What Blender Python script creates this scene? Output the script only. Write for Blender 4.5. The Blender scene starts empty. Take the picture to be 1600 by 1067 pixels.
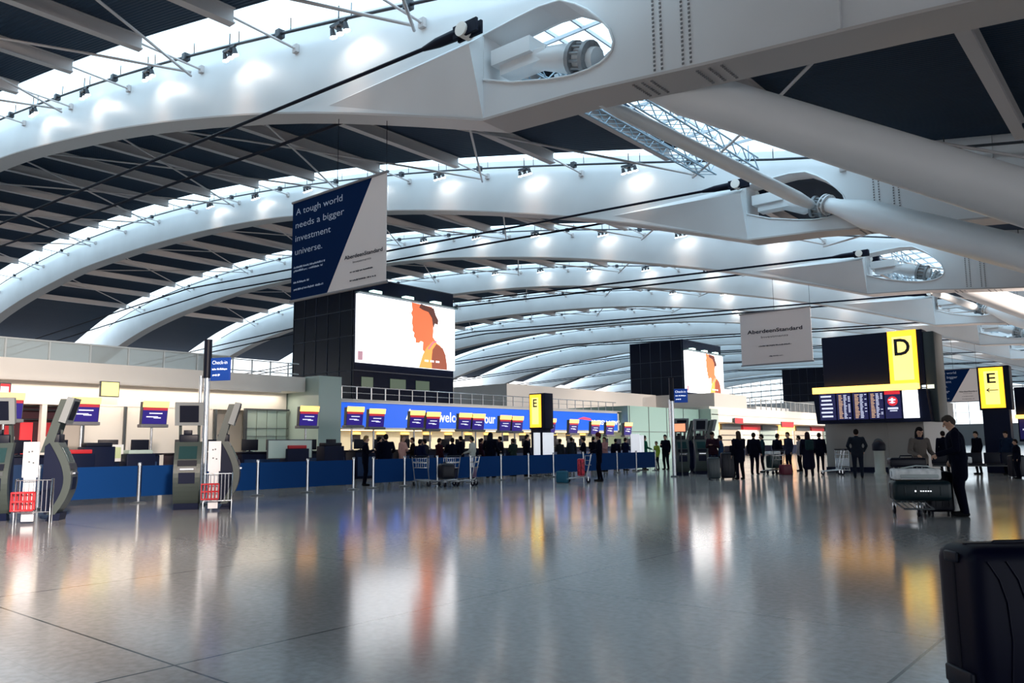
import bpy, bmesh, math, random
import numpy as np
from math import sin, cos, pi, radians, atan, hypot, sqrt
from mathutils import Vector, Matrix
S = bpy.context.scene
COL = S.collection
random.seed(7)

# ---------------------------------------------------------------- camera, world, exposure
F_PX, HOR, VPX, ROLL, CAMH = 1250.0, 695.0, 1850.0, 0.011, 1.35
PITCH = atan((HOR - 533.5) / F_PX)
YAW = atan((VPX - 800) / hypot(F_PX, HOR - 533.5))
CR = Matrix.Rotation(YAW, 3, 'Z') @ Matrix.Rotation(pi / 2 + PITCH, 3, 'X') @ Matrix.Rotation(-ROLL, 3, 'Z')
cd = bpy.data.cameras.new('camera')
cam = bpy.data.objects.new('camera', cd); COL.objects.link(cam)
cam.matrix_world = Matrix.Translation((0, 0, CAMH)) @ CR.to_4x4()
cd.sensor_width = 36.0; cd.lens = F_PX / 1600 * 36; cd.clip_start = .05; cd.clip_end = 900
S.camera = cam

def at(x, y, ax, v):
    """the place seen at photo pixel (x, y) where world axis ax has the value v"""
    r = CR @ Vector(((x - 800) / F_PX, (533.5 - y) / F_PX, -1))
    t = (v - (0, 0, CAMH)[ax]) / r[ax]
    return Vector((0, 0, CAMH)) + r * t
def gnd(x, y): return at(x, y, 2, 0)

S.view_settings.view_transform = 'Standard'; S.view_settings.look = 'None'
S.view_settings.gamma = 1; S.view_settings.use_curve_mapping = False
S.view_settings.exposure = EXPOSURE = 0.9
w = bpy.data.worlds.new('overcast sky'); S.world = w; w.use_nodes = True
nt = w.node_tree; bg = nt.nodes['Background']
tc = nt.nodes.new('ShaderNodeTexCoord'); sx = nt.nodes.new('ShaderNodeSeparateXYZ'); cr_ = nt.nodes.new('ShaderNodeValToRGB')
nt.links.new(tc.outputs['Generated'], sx.inputs[0]); nt.links.new(sx.outputs['Z'], cr_.inputs[0]); nt.links.new(cr_.outputs[0], bg.inputs['Color'])
e = cr_.color_ramp.elements
e[0].position = 0.0; e[0].color = (.62, .60, .60, 1)
e[1].position = .35; e[1].color = (.66, .86, 1.0, 1)
bg.inputs['Strength'].default_value = WORLD = 1.8
try:
    S.cycles.max_bounces = 6; S.cycles.diffuse_bounces = 3; S.cycles.glossy_bounces = 3; S.cycles.transparent_max_bounces = 12
    S.cycles.sample_clamp_indirect = 6; S.cycles.caustics_reflective = False; S.cycles.caustics_refractive = False
except Exception: pass

# ---------------------------------------------------------------- materials
_m = {}
def mat(name, col=(.8, .8, .8), rough=.5, metal=0, emit=None, es=1.0, spec=.5, bump=None, noise=None):
    if name in _m: return _m[name]
    m = bpy.data.materials.new(name); m.use_nodes = True
    nt = m.node_tree; b = nt.nodes['Principled BSDF']
    b.inputs['Base Color'].default_value = (*col, 1); b.inputs['Roughness'].default_value = rough
    b.inputs['Metallic'].default_value = metal; b.inputs['Specular IOR Level'].default_value = spec
    if emit:
        b.inputs['Emission Color'].default_value = (*emit, 1); b.inputs['Emission Strength'].default_value = es
    if noise:
        n = nt.nodes.new('ShaderNodeTexNoise'); n.inputs['Scale'].default_value = noise[0]
        tcn = nt.nodes.new('ShaderNodeTexCoord'); nt.links.new(tcn.outputs['Object'], n.inputs['Vector'])
        r = nt.nodes.new('ShaderNodeValToRGB'); nt.links.new(n.outputs['Fac'], r.inputs[0])
        a = noise[1]
        r.color_ramp.elements[0].position = .3; r.color_ramp.elements[1].position = .7
        r.color_ramp.elements[0].color = (*[c * (1 - a) for c in col], 1); r.color_ramp.elements[1].color = (*[min(1, c * (1 + a)) for c in col], 1)
        nt.links.new(r.outputs[0], b.inputs['Base Color'])
    if bump:
        wv = nt.nodes.new('ShaderNodeTexWave'); wv.bands_direction = bump[0]; wv.inputs['Scale'].default_value = bump[1]
        tcn = nt.nodes.new('ShaderNodeTexCoord'); nt.links.new(tcn.outputs['Object'], wv.inputs['Vector'])
        bp = nt.nodes.new('ShaderNodeBump'); bp.inputs['Strength'].default_value = bump[2]; bp.inputs['Distance'].default_value = .05
        nt.links.new(wv.outputs['Fac'], bp.inputs['Height']); nt.links.new(bp.outputs[0], b.inputs['Normal'])
    _m[name] = m; return m
def glass(name, tint=(.9, 1, .97), trans=.75, gloss_rough=.05, body=(.5, .6, .58)):
    if name in _m: return _m[name]
    m = bpy.data.materials.new(name); m.use_nodes = True; nt = m.node_tree
    for n in list(nt.nodes): nt.nodes.remove(n)
    out = nt.nodes.new('ShaderNodeOutputMaterial'); t = nt.nodes.new('ShaderNodeBsdfTransparent'); p = nt.nodes.new('ShaderNodeBsdfPrincipled')
    mx = nt.nodes.new('ShaderNodeMixShader'); t.inputs[0].default_value = (*tint, 1)
    p.inputs['Base Color'].default_value = (*body, 1); p.inputs['Roughness'].default_value = gloss_rough
    mx.inputs[0].default_value = 1 - trans
    nt.links.new(t.outputs[0], mx.inputs[1]); nt.links.new(p.outputs[0], mx.inputs[2]); nt.links.new(mx.outputs[0], out.inputs[0])
    _m[name] = m; return m
STEEL = mat('white painted steel', (.72, .74, .76), .38, noise=(.35, .05))
FLANGE = mat('steel with painted floor light', (.50, .47, .46), .5)  # brown grey of light from the floor, put into the flange colour
BEAM = mat('grey painted roof beam', (.55, .52, .52), .55)
DECK = mat('dark ribbed roof deck', (.026, .046, .078), .8, spec=.12, bump=('Y', 2.2, .6))
RAIL = mat('dark steel tube', (.03, .035, .045), .45, .3)
CABLE = mat('black steel cable', (.003, .005, .016), .6, spec=.15)
CHROME = mat('brushed steel', (.62, .64, .67), .25, 1)
CREAM = mat('cream wall panel', (.84, .79, .73), .6, noise=(.5, .04))
WHITE = mat('white lacquer', (.85, .86, .87), .4)
NAVY = mat('navy panel', (.003, .007, .03), .5, spec=.2)
BLACK = mat('black plastic', (.003, .005, .016), .45, spec=.25)
KGREY = mat('grey green kiosk shell', (.052, .068, .064), .4)
DGREY = mat('dark grey plastic', (.07, .08, .09), .4)
BARR = mat('blue barrier fabric', (.0015, .038, .16), .8, spec=.15)
LAMP = mat('lit lamp lens', (1, 1, 1), .5, emit=(1, .93, .85), es=25)
YEL = mat('lit yellow sign panel', (.9, .7, .1), .5, emit=(1, .47, .02), es=1.0)
YELC = mat('lit pale yellow sign centre', (.9, .8, .3), .5, emit=(1, .80, .22), es=.75)
YSTRIP = mat('lit yellow header strip', (.9, .7, .2), .5, emit=(1, .50, .10), es=1.7)
SCRW = mat('lit white screen', (.9, .9, .9), .4, emit=(.95, .96, 1), es=1.0)
SCRN = mat('lit navy screen', (.02, .02, .05), .25, emit=(.004, .004, .03), es=1.0)
SCRT = mat('lit screen lettering', (.8, .8, .9), .4, emit=(.75, .78, 1), es=.5)
SCRO = mat('lit orange screen lettering', (.8, .5, .3), .4, emit=(1, .6, .35), es=.4)
RED = mat('red plastic', (.55, .02, .03), .4)
REDL = mat('lit red panel', (.8, .05, .05), .4, emit=(.8, .02, .04), es=.4)
BLUEL = mat('lit blue fascia sign', (.0, .03, .20), .4, emit=(.0, .09, .60), es=.75)
WTXT = mat('lit white lettering', (.9, .9, .9), .4, emit=(.9, .95, 1), es=.55)
SIGNB = mat('blue sign face', (.01, .07, .38), .45, emit=(.002, .03, .22), es=.25)
GLASSG = mat('pale green frosted glass', (.48, .60, .55), .18, emit=None)
GLASSD = mat('dark tinted tower glass', (.002, .005, .018), .2, spec=.12)
RUBBER = mat('black rubber', (.004, .004, .012), .7, spec=.2)
WARM = mat('warm light strip', (1, .8, .5), .5, emit=(1, .50, .16), es=3)

# ---------------------------------------------------------------- mesh collector and scene helpers
class MB:
    def __init__(s): s.v = []; s.f = []; s.mi = []; s.m = 0; s.sm = []
    def add(s, vs, fs, smooth=False):
        o = len(s.v); s.v += [tuple(p) for p in vs]
        for f in fs: s.f.append([o + i for i in f]); s.mi.append(s.m); s.sm.append(smooth)
        return s
    def box(s, a, b):
        x0, y0, z0 = [min(a[i], b[i]) for i in range(3)]; x1, y1, z1 = [max(a[i], b[i]) for i in range(3)]
        return s.add([(x0,y0,z0),(x1,y0,z0),(x1,y1,z0),(x0,y1,z0),(x0,y0,z1),(x1,y0,z1),(x1,y1,z1),(x0,y1,z1)],
                     [(0,3,2,1),(4,5,6,7),(0,1,5,4),(1,2,6,5),(2,3,7,6),(3,0,4,7)])
    def bev(s, a, b, r=.02):                     # box with chamfered vertical and top edges
        x0, y0, z0 = [min(a[i], b[i]) for i in range(3)]; x1, y1, z1 = [max(a[i], b[i]) for i in range(3)]
        r = min(r, (x1-x0)*.45, (y1-y0)*.45, (z1-z0)*.45)
        bm = bmesh.new(); bmesh.ops.create_cube(bm, size=1)
        bmesh.ops.scale(bm, vec=(x1-x0, y1-y0, z1-z0), verts=bm.verts); bmesh.ops.translate(bm, vec=((x0+x1)/2, (y0+y1)/2, (z0+z1)/2), verts=bm.verts)
        bmesh.ops.bevel(bm, geom=bm.edges[:], offset=r, segments=3, affect='EDGES', profile=.5)
        bm.verts.index_update()
        s.add([v.co[:] for v in bm.verts], [[v.index for v in f.verts] for f in bm.faces], True); bm.free(); return s
    def tube(s, pts, r, n=10, caps=True):
        pts = [Vector(p) for p in pts]; rs = r if isinstance(r, (list, tuple)) else [r] * len(pts)
        vs = []; prev = None
        for i, p in enumerate(pts):
            d = (pts[min(i+1, len(pts)-1)] - pts[max(i-1, 0)]).normalized()
            if prev is None:
                u = d.cross(Vector((0, 0, 1)) if abs(d.z) < .9 else Vector((1, 0, 0))).normalized()
            else: u = (prev - d * prev.dot(d)).normalized()
            prev = u; v = d.cross(u)
            for k in range(n):
                a = 2 * pi * k / n; vs.append(p + (u * cos(a) + v * sin(a)) * rs[i])
        fs = [(i*n+k, i*n+(k+1) % n, (i+1)*n+(k+1) % n, (i+1)*n+k) for i in range(len(pts)-1) for k in range(n)]
        s.add(vs, fs, True)
        if caps: s.add(vs[:n], [tuple(range(n))[::-1]]); s.add(vs[-n:], [tuple(range(n))])
        return s
    def poly(s, pts, d):                         # planar polygon pushed along vector d
        n = len(pts); d = Vector(d); a = [Vector(p) for p in pts]; vs = a + [p + d for p in a]
        return s.add(vs, [tuple(range(n))[::-1], tuple(range(n, 2*n))] + [(i, (i+1) % n, n+(i+1) % n, n+i) for i in range(n)])
    def lathe(s, c, prof, n=16):                 # prof: (radius, z)
        c = Vector(c); vs = [c + Vector((r*cos(2*pi*k/n), r*sin(2*pi*k/n), z)) for r, z in prof for k in range(n)]
        fs = [(i*n+k, i*n+(k+1) % n, (i+1)*n+(k+1) % n, (i+1)*n+k) for i in range(len(prof)-1) for k in range(n)]
        s.add(vs, fs, True); s.add(vs[:n], [tuple(range(n))[::-1]]); s.add(vs[-n:], [tuple(range(n))]); return s
    def ball(s, c, r, n=10):
        r = (r, r, r) if not isinstance(r, (tuple, list)) else r
        c = Vector(c); vs = []; m = n // 2 + 1
        for i in range(1, m):
            t = pi * i / m
            for k in range(n): a = 2*pi*k/n; vs.append((c.x+r[0]*sin(t)*cos(a), c.y+r[1]*sin(t)*sin(a), c.z+r[2]*cos(t)))
        q = len(vs); vs += [(c.x, c.y, c.z+r[2]), (c.x, c.y, c.z-r[2])]
        fs = [(i*n+k, (i+1)*n+k, (i+1)*n+(k+1) % n, i*n+(k+1) % n) for i in range(m-2) for k in range(n)]
        fs += [(q, k, (k+1) % n) for k in range(n)] + [(q+1, (m-2)*n+(k+1) % n, (m-2)*n+k) for k in range(n)]
        return s.add(vs, fs, True)
    def strip(s, xs, lo, hi, y0, y1):            # solid between two height curves along X
        n = len(xs); vs = []
        for x, a, b in zip(xs, lo, hi): vs += [(x,y0,a),(x,y0,b),(x,y1,b),(x,y1,a)]
        fs = []
        for i in range(n-1):
            a = 4*i; b = a+4
            fs += [(a, b, b+1, a+1), (a+1, b+1, b+2, a+2), (a+2, b+2, b+3, a+3), (a+3, b+3, b, a)]
        fs += [(0, 1, 2, 3), (4*n-1, 4*n-2, 4*n-3, 4*n-4)]
        return s.add(vs, fs)
def link(name, me): o = bpy.data.objects.new(name, me); COL.objects.link(o); return o
def build(name, mb, ms, parent=None, loc=None):
    me = bpy.data.meshes.new(name); me.from_pydata(mb.v, [], mb.f)
    for m in (ms if isinstance(ms, (list, tuple)) else [ms]): me.materials.append(m)
    me.polygons.foreach_set('material_index', mb.mi); me.polygons.foreach_set('use_smooth', mb.sm)
    bm = bmesh.new(); bm.from_mesh(me); bmesh.ops.recalc_face_normals(bm, faces=bm.faces[:]); bm.to_mesh(me); bm.free()
    o = link(name, me)
    if parent is not None: o.parent = parent
    if loc is not None: o.location = loc
    return o
def tag(o, label, cat, group=None):
    o['label'] = label; o['category'] = cat
    if group: o['group'] = group
    return o
def thing(name, label, cat, loc=(0, 0, 0), rz=0, group=None):
    o = bpy.data.objects.new(name, None); COL.objects.link(o); o.empty_display_size = .2
    o.location = loc; o.rotation_euler = (0, 0, rz); return tag(o, label, cat, group)
def struct(name, mb, m):
    o = build(name, mb, m); o['kind'] = 'structure'; return o
KIDS = {}
def dup(root, loc=None, rz=None, label=None, group=None):
    def cp(o, par):
        c = o.copy(); COL.objects.link(c); c.parent = par
        for ch in o.children: cp(ch, c)
        return c
    r = cp(root, None)
    if loc is not None: r.location = loc
    if rz is not None: r.rotation_euler = (0, 0, rz)
    if label: r['label'] = label
    if group: r['group'] = group
    return r
def text(s, frame, m, parent=None, name='lettering', width=None, height=None, bold=0, spacing=1.0, align='LEFT', depth=.006, shear=0):
    """frame = (origin, right vector, up vector); height = cap height"""
    cu = bpy.data.curves.new(name, 'FONT'); cu.body = s; cu.size = 1; cu.extrude = 0; cu.offset = bold; cu.space_character = spacing; cu.resolution_u = 3; cu.shear = shear
    tmp = bpy.data.objects.new('tmp', cu); COL.objects.link(tmp)
    me = bpy.data.meshes.new_from_object(tmp.evaluated_get(bpy.context.evaluated_depsgraph_get()))
    bpy.data.objects.remove(tmp); bpy.data.curves.remove(cu)
    o, r, u = [Vector(q) for q in frame]; r.normalize(); u.normalize(); n = r.cross(u)
    xs = [v.co.x for v in me.vertices]; ys = [v.co.y for v in me.vertices]
    if not xs: return None
    x0, x1, y0 = min(xs), max(xs), 0
    k = height / .7 if height else width / (x1 - x0)
    kx = width / (x1 - x0) if width else k
    off = {'LEFT': 0, 'CENTER': -.5, 'RIGHT': -1}[align] * (x1 - x0) * kx
    for v in me.vertices: v.co = o + r * ((v.co.x - x0) * kx + off) + u * (v.co.y * k) + n * depth
    me.materials.clear(); me.materials.append(m); me.name = name
    ob = link(name, me)
    if parent is not None: ob.parent = parent
    return ob
def marks(frame, m, parent, width, height, seed=1, depth=.004):
    """a line of print too small to read: uneven short strokes"""
    o, r, u = [Vector(q) for q in frame]; r.normalize(); u.normalize(); n = r.cross(u); rnd = random.Random(seed)
    mb = MB(); x = 0; q = height*.42
    while x < width:
        wd = min(q*rnd.uniform(.7, 1.3), width - x)
        if rnd.random() > .14:
            h = height*rnd.choice((.62, .62, .9, 1.0)); b = -height*.25 if rnd.random() < .12 else 0
            p = [o + r*x + u*b, o + r*(x + wd*.8) + u*b, o + r*(x + wd*.8) + u*h, o + r*x + u*h]
            mb.poly([a + n*depth for a in p], n*.002)
        x += wd
    return build('small_print', mb, m, parent)

# ================================================================ SETTING: floor
def floor_mat():
    m = bpy.data.materials.new('polished grey stone floor'); m.use_nodes = True; nt = m.node_tree; b = nt.nodes['Principled BSDF']
    tc = nt.nodes.new('ShaderNodeTexCoord'); sp = nt.nodes.new('ShaderNodeSeparateXYZ'); nt.links.new(tc.outputs['Object'], sp.inputs[0])
    def joint(out, step, off, wd):
        a = nt.nodes.new('ShaderNodeMath'); a.operation = 'ADD'; a.inputs[1].default_value = -off; nt.links.new(out, a.inputs[0])
        d = nt.nodes.new('ShaderNodeMath'); d.operation = 'DIVIDE'; d.inputs[1].default_value = step; nt.links.new(a.outputs[0], d.inputs[0])
        p = nt.nodes.new('ShaderNodeMath'); p.operation = 'PINGPONG'; p.inputs[1].default_value = .5; nt.links.new(d.outputs[0], p.inputs[0])
        l = nt.nodes.new('ShaderNodeMath'); l.operation = 'LESS_THAN'; l.inputs[1].default_value = wd / step; nt.links.new(p.outputs[0], l.inputs[0]); return l.outputs[0]
    jx = at(1440, 1025, 2, 0).x; jy = at(1000, 936, 2, 0).y
    j1 = joint(sp.outputs['X'], 3.6, jx, .011); j2 = joint(sp.outputs['Y'], 3.6, jy, .009)
    f1 = joint(sp.outputs['X'], .6, jx, .003); f2 = joint(sp.outputs['Y'], .6, jy, .003)
    def mx(a, b2):
        q = nt.nodes.new('ShaderNodeMath'); q.operation = 'MAXIMUM'; nt.links.new(a, q.inputs[0]); nt.links.new(b2, q.inputs[1]); return q.outputs[0]
    big = mx(j1, j2); small = mx(f1, f2)
    n1 = nt.nodes.new('ShaderNodeTexNoise'); n1.inputs['Scale'].default_value = 16; n1.inputs['Detail'].default_value = 8; nt.links.new(tc.outputs['Object'], n1.inputs['Vector'])
    n2 = nt.nodes.new('ShaderNodeTexNoise'); n2.inputs['Scale'].default_value = .45; n2.inputs['Detail'].default_value = 1; nt.links.new(tc.outputs['Object'], n2.inputs['Vector'])
    r = nt.nodes.new('ShaderNodeValToRGB'); r.color_ramp.elements[0].position = .3; r.color_ramp.elements[1].position = .72
    r.color_ramp.elements[0].color = (.33, .31, .305, 1); r.color_ramp.elements[1].color = (.46, .44, .43, 1); nt.links.new(n1.outputs['Fac'], r.inputs[0])
    m1 = nt.nodes.new('ShaderNodeMix'); m1.data_type = 'RGBA'; m1.inputs['B'].default_value = (.22, .22, .22, 1)
    k = nt.nodes.new('ShaderNodeMath'); k.operation = 'MULTIPLY'; k.inputs[1].default_value = .35; nt.links.new(small, k.inputs[0])
    nt.links.new(k.outputs[0], m1.inputs['Factor']); nt.links.new(r.outputs[0], m1.inputs['A'])
    m2 = nt.nodes.new('ShaderNodeMix'); m2.data_type = 'RGBA'; m2.inputs['B'].default_value = (.015, .017, .02, 1)
    nt.links.new(big, m2.inputs['Factor']); nt.links.new(m1.outputs['Result'], m2.inputs['A']); nt.links.new(m2.outputs['Result'], b.inputs['Base Color'])
    rr = nt.nodes.new('ShaderNodeMapRange'); rr.inputs['From Min'].default_value = .3; rr.inputs['From Max'].default_value = .7
    rr.inputs['To Min'].default_value = .12; rr.inputs['To Max'].default_value = .15; nt.links.new(n2.outputs['Fac'], rr.inputs['Value']); nt.links.new(rr.outputs[0], b.inputs['Roughness'])
    b.inputs['Specular IOR Level'].default_value = .62
    return m
struct('floor', MB().box((-132, -30, -.3), (30, 270, 0)), floor_mat())

# ================================================================ ROOF
N0 = -14.43                                   # X of the rafter nodes
ROW = 18.0; Y1 = 16.2
BX = [-128, -118, -111, -102, -95.6, -87.5, -74, -63.2, -54, -50, -39, -31.5, -24, -18.1, -14.43, -11.25, -7.7, -3.5, -1.6, 6, 25]
BZ = [13.6, 16.4, 17.9, 19.1, 19.6, 20.2, 20.2, 19.8, 19.1, 18.6, 16.85, 15.3, 13.5, 11.7, 10.5, 10.33, 9.95, 9.56, 9.36, 8.4, 5.6]
TX = [-128, -118, -111, -101, -88, -76, -68.6, -60, -50, -39, -31, -24, -17.8, -14.4, -10, -4, 4, 25]
TZ = [17.2, 20.0, 21.2, 22.2, 22.8, 22.7, 22.4, 21.8, 20.7, 19.1, 17.7, 16.25, 14.95, 14.15, 13.2, 12.3, 11.1, 8.0]
zb = lambda x: float(np.interp(x, BX, BZ)); zt = lambda x: float(np.interp(x, TX, TZ))
def smooth_tab(X, Z):
    xs = np.arange(X[0], X[-1] + .01, 2.0); z = np.interp(xs, X, Z)
    for _ in range(3): z[1:-1] = .25*z[:-2] + .5*z[1:-1] + .25*z[2:]
    return list(xs), list(z)
TX, TZ = smooth_tab(TX, TZ)
i14 = BX.index(-14.43); bl = smooth_tab(BX[:i14+1] , BZ[:i14+1]); BX = [x for x in bl[0] if x < -15] + BX[i14:]; BZ = [z for x, z in zip(*bl) if x < -15] + BZ[i14:]
NB = 14                                       # rafters: 0 overhead behind the picture's top edge, 1.. in view
rowY = [Y1 + ROW * (i - 1) for i in range(NB)]
# (bays -2 and -1 lie behind the camera)
ordinal = ['overhead', 'nearest', 'second', 'third', 'fourth', 'fifth', 'sixth', 'seventh', 'eighth', 'ninth', 'tenth', 'eleventh', 'twelfth', 'thirteenth']
eyeL = [(-14.43, 11.68), (-13.4, 11.28), (-12.15, 10.97), (-11.4, 10.84), (-10.86, 10.83), (-10.5, 10.88), (-10.26, 10.98), (-10.12, 11.12), (-10.07, 11.33)]
eyeU = [(-14.43, 13.02), (-13.2, 13.1), (-12.4, 13.13), (-11.7, 13.05), (-11.2, 12.75), (-10.82, 12.45), (-10.4, 12.0), (-10.18, 11.7), (-10.07, 11.33)]

def make_rafter(i):
    Y = rowY[i]; far = i > 6
    nm = ordinal[i]
    t = thing('arched_roof_rafter', {1: 'nearest white arched roof rafter, sweeping across the top of the picture'}.get(i, f'{nm} white arched roof rafter counted from the nearest one'), 'roof beam', (N0, Y, 0))
    L = lambda p: (p[0] - N0, p[1] - Y, p[2])
    xs = [x for x in np.arange(-128, -14.5, 2.2 if not far else 4.5)] + [-14.43]
    mb = MB(); mb.strip([x - N0 for x in xs], [zb(x) for x in xs], [zt(x) + .45 for x in xs], 0, 1)
    ex = sorted({p[0] for p in eyeL} | {p[0] for p in eyeU})
    el = [float(np.interp(x, *zip(*eyeL))) for x in ex]; eu = [float(np.interp(x, *zip(*eyeU))) for x in ex]
    mb.strip([x - N0 for x in ex], [zb(x) for x in ex], el, 0, 1)
    mb.strip([x - N0 for x in ex], eu, [zt(x) + .45 for x in ex], 0, 1)
    rx = [-10.07, -9, -7.7, -5, -3.4, -1.6, 3, 8, 14, 20, 25]
    mb.strip([x - N0 for x in rx], [zb(x) for x in rx], [zt(x) + .45 for x in rx], 0, 1)
    build('web', mb, STEEL, t)
    fx = xs + [-11.25, -7.7, -3.5, -1.6, 6, 15, 25]
    build('bottom_flange', MB().strip([x - N0 for x in fx], [zb(x) - .07 for x in fx], [zb(x) + .0 for x in fx], -.1, 1.1), FLANGE, t)
    # lighting rail with hangers
    r = MB(); rxs = [x for x in np.arange(-120, 8, 3.35)]
    r.tube([(x - N0, -.75, zt(x) - .15) for x in rxs], .055, 6)
    for x in rxs[::1 if not far else 2]: r.tube([(x - N0, -.75, zt(x) - .15), (x - N0, -.75, zt(x) + .35)], .022, 4)
    for k in range(-14, 5):
        x = -16.8 + 6.7 * k
        r.box((x - N0 - .12, -.88, zt(x) - .3), (x - N0 + .12, -.62, zt(x) - .02))
    build('lighting_rail', r, RAIL, t)
    # gussets both sides of the node, and the rim of the eye
    for s_ in (0, 1):
        y = 0 if s_ == 0 else 1; d = -.6 if s_ == 0 else .6
        g = MB(); tip = (-21.6 - N0, y, zb(-21.6) + .25)
        a, b2, c = (-.03, y, 10.5), (-.03, y, 13.05), (-.03, y + d, 12.55)
        g.add([tip, a, b2, c], [(0, 2, 3), (0, 3, 1), (1, 3, 2), (0, 1, 2)])
        build('gusset', g, STEEL, t)
    if i <= 8:
        g = MB()
        pts = eyeL + eyeU[::-1][1:]
        g.tube([(p[0] - N0, -.02, p[1]) for p in pts], .035, 6)
        g.tube([(p[0] - N0, 1.02, p[1]) for p in pts], .035, 6)
        build('opening_rim', g, STEEL, t)
        # cast node with bolted collar inside the opening
        n = MB(); n.m = 0
        P0 = Vector((-14.3 - N0, .5, 12.45)); P1 = Vector((-10.9 - N0, .5, 11.35)); D = P1 - P0
        n.tube([P0, P0 + D*.3, P0 + D*.34, P0 + D*.7, P0 + D*.74, P1], [.16, .30, .26, .40, .3, .3], 12)
        n.box((P0.x + .1, .05, 12.05), (P0.x + 1.5, .95, 12.5)); n.box((P0.x + .3, .2, 11.75), (P0.x + 1.9, .8, 12.1))
        build('node_casting', n, STEEL, t)
        n = MB()
        for q in (.80, .93):
            c = P0 + D * q; n.tube([c - D.normalized()*.06, c + D.normalized()*.06], .47, 18)
        for a in range(12):
            u = D.normalized().cross(Vector((0, 1, 0))).normalized(); v = D.normalized().cross(u)
            o = (u*cos(a*pi/6) + v*sin(a*pi/6)) * .38
            n.tube([P0 + D*.78 + o, P0 + D*.95 + o], .045, 5)
        build('bolted_collar', n, mat('grey cast collar', (.25, .27, .29), .4), t)
    if i <= 4:
        n = MB()
        for cx in (-8.95, -8.75, -8.2, -8.0):
            z0, z1 = zb(cx) + .1, zt(cx) - .2; k = int((z1 - z0) / .11)
            for q in range(k): n.box((cx - N0 - .025, -.025, z0 + q*.11), (cx - N0 + .025, 0, z0 + q*.11 + .05))
        o = build('bolt_pattern', n, mat('grey bolt heads', (.18, .18, .19), .4), t)
        n = MB()
        for cx in (-9.6, -9.35, -9.1, -7.9, -7.6, -7.3):
            for q in range(9): n.box((cx - N0 - .03, .08 + q*.1, zb(cx) - .1), (cx - N0 + .03, .12 + q*.1, zb(cx) - .07))
        build('flange_bolt_pattern', n, mat('grey bolt heads'), t)
        build('stiffener', MB().box((-4.7 - N0, -.12, zb(-4.7)), (-4.62 - N0, 0, zt(-4.7) + .4)), STEEL, t)
    # tie cables with dark fork sockets
    for s_, y in ((0, -.6), (1, 1.6)):
        c = MB(); zs = lambda x: 12.95 + (14.75 - 12.95) * min(1, abs(x + 14.5) / 49.2) if x > -63.7 else 14.75 - (14.75 - 12.95) * (-63.7 - x) / 49.3
        pl = [(-14.6 - N0, y, 12.95), (-63.7 - N0, y, 14.75), (-113 - N0, y, 12.95)]
        c.tube(pl, .062 if i < 3 else .07, 8)
        if i <= 5:
            c.tube([(-16.3 - N0, y, 13.01), (-15.7 - N0, y, 13.0), (-15.0 - N0, y, 12.98), (-14.5 - N0, y, 12.95)], [.07, .15, .17, .12], 8)
            c.box((-14.95 - N0, y - .14, 12.78), (-14.05 - N0, y - .06, 13.16)); c.box((-14.95 - N0, y + .06, 12.78), (-14.05 - N0, y + .14, 13.16))
        build('tie_cable', c, CABLE, t)
        if i <= 5:
            c = MB().tube([(-14.6 - N0, y - .2, 12.97), (-14.6 - N0, y + .2, 12.97)], .21, 16)
            o = build('cable_pin', c, CREAM, t); o['label'] = 'cream pin cap'
    return t
rafters = [make_rafter(i) for i in range(NB)]

# deck between rafters (ceiling) - the strip over each rafter and along the nodes is glazed
GL = glass('clear rooflight glazing', (.93, .98, 1), .93, .1, (.8, .9, 1))
def deck_sheet(mb, xs, y0, y1, th=.3, dz=0):
    mb.strip([x for x in xs], [zt(x) + dz for x in xs], [zt(x) + th + dz for x in xs], y0, y1)
wl = 0
for i in range(-2, NB):
    Y = Y1 + ROW*(i - 1); ya, yb = Y + 1.3, Y + ROW - 2.5
    mb = MB(); xs = list(np.arange(-128, -16, 3.1)) + [-15.9]
    glazed = i % 2 == 1
    if not glazed: xs = xs[:-1] + [-15.9, -10.9]
    deck_sheet(mb, xs, ya, yb); deck_sheet(mb, [-10.9, -7, -3, 2, 8, 14, 20, 25.5], ya, yb)
    struct('ceiling', mb, DECK)
    mb = MB(); deck_sheet(mb, [-9.2, -6, -3, 2, 8, 14, 20, 25.5], Y - 2.52, Y + 1.32, .2, .46); struct('ceiling', mb, DECK)
    wl += 1; mb = MB(); xs = list(np.arange(-128, -9.5, 3.2)) + [-9.2]
    deck_sheet(mb, xs, Y - 2.52, Y + 1.32, .02, .5)
    struct(f'window_{wl}', mb, GL)
    if not glazed: continue
    wl += 1; mb = MB(); deck_sheet(mb, [-15.95, -13.4, -10.85], ya, yb, .02, .5)
    struct(f'window_{wl}', mb, GL)
    # glazing bars of the node rooflight
    mb = MB()
    for k in range(8): mb.box((-15.9, ya + k*2.05 - .03, zt(-13.4) + .2), (-10.9, ya + k*2.05 + .03, zt(-13.4) + .32))
    for x in (-14.6, -13.3, -12.0): mb.box((x - .03, ya, zt(x) + .3), (x + .03, yb, zt(x) + .42))
    struct(f'trim_{i+3}', mb, mat('rooflight glazing bar', (.55, .6, .65), .5))

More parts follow.
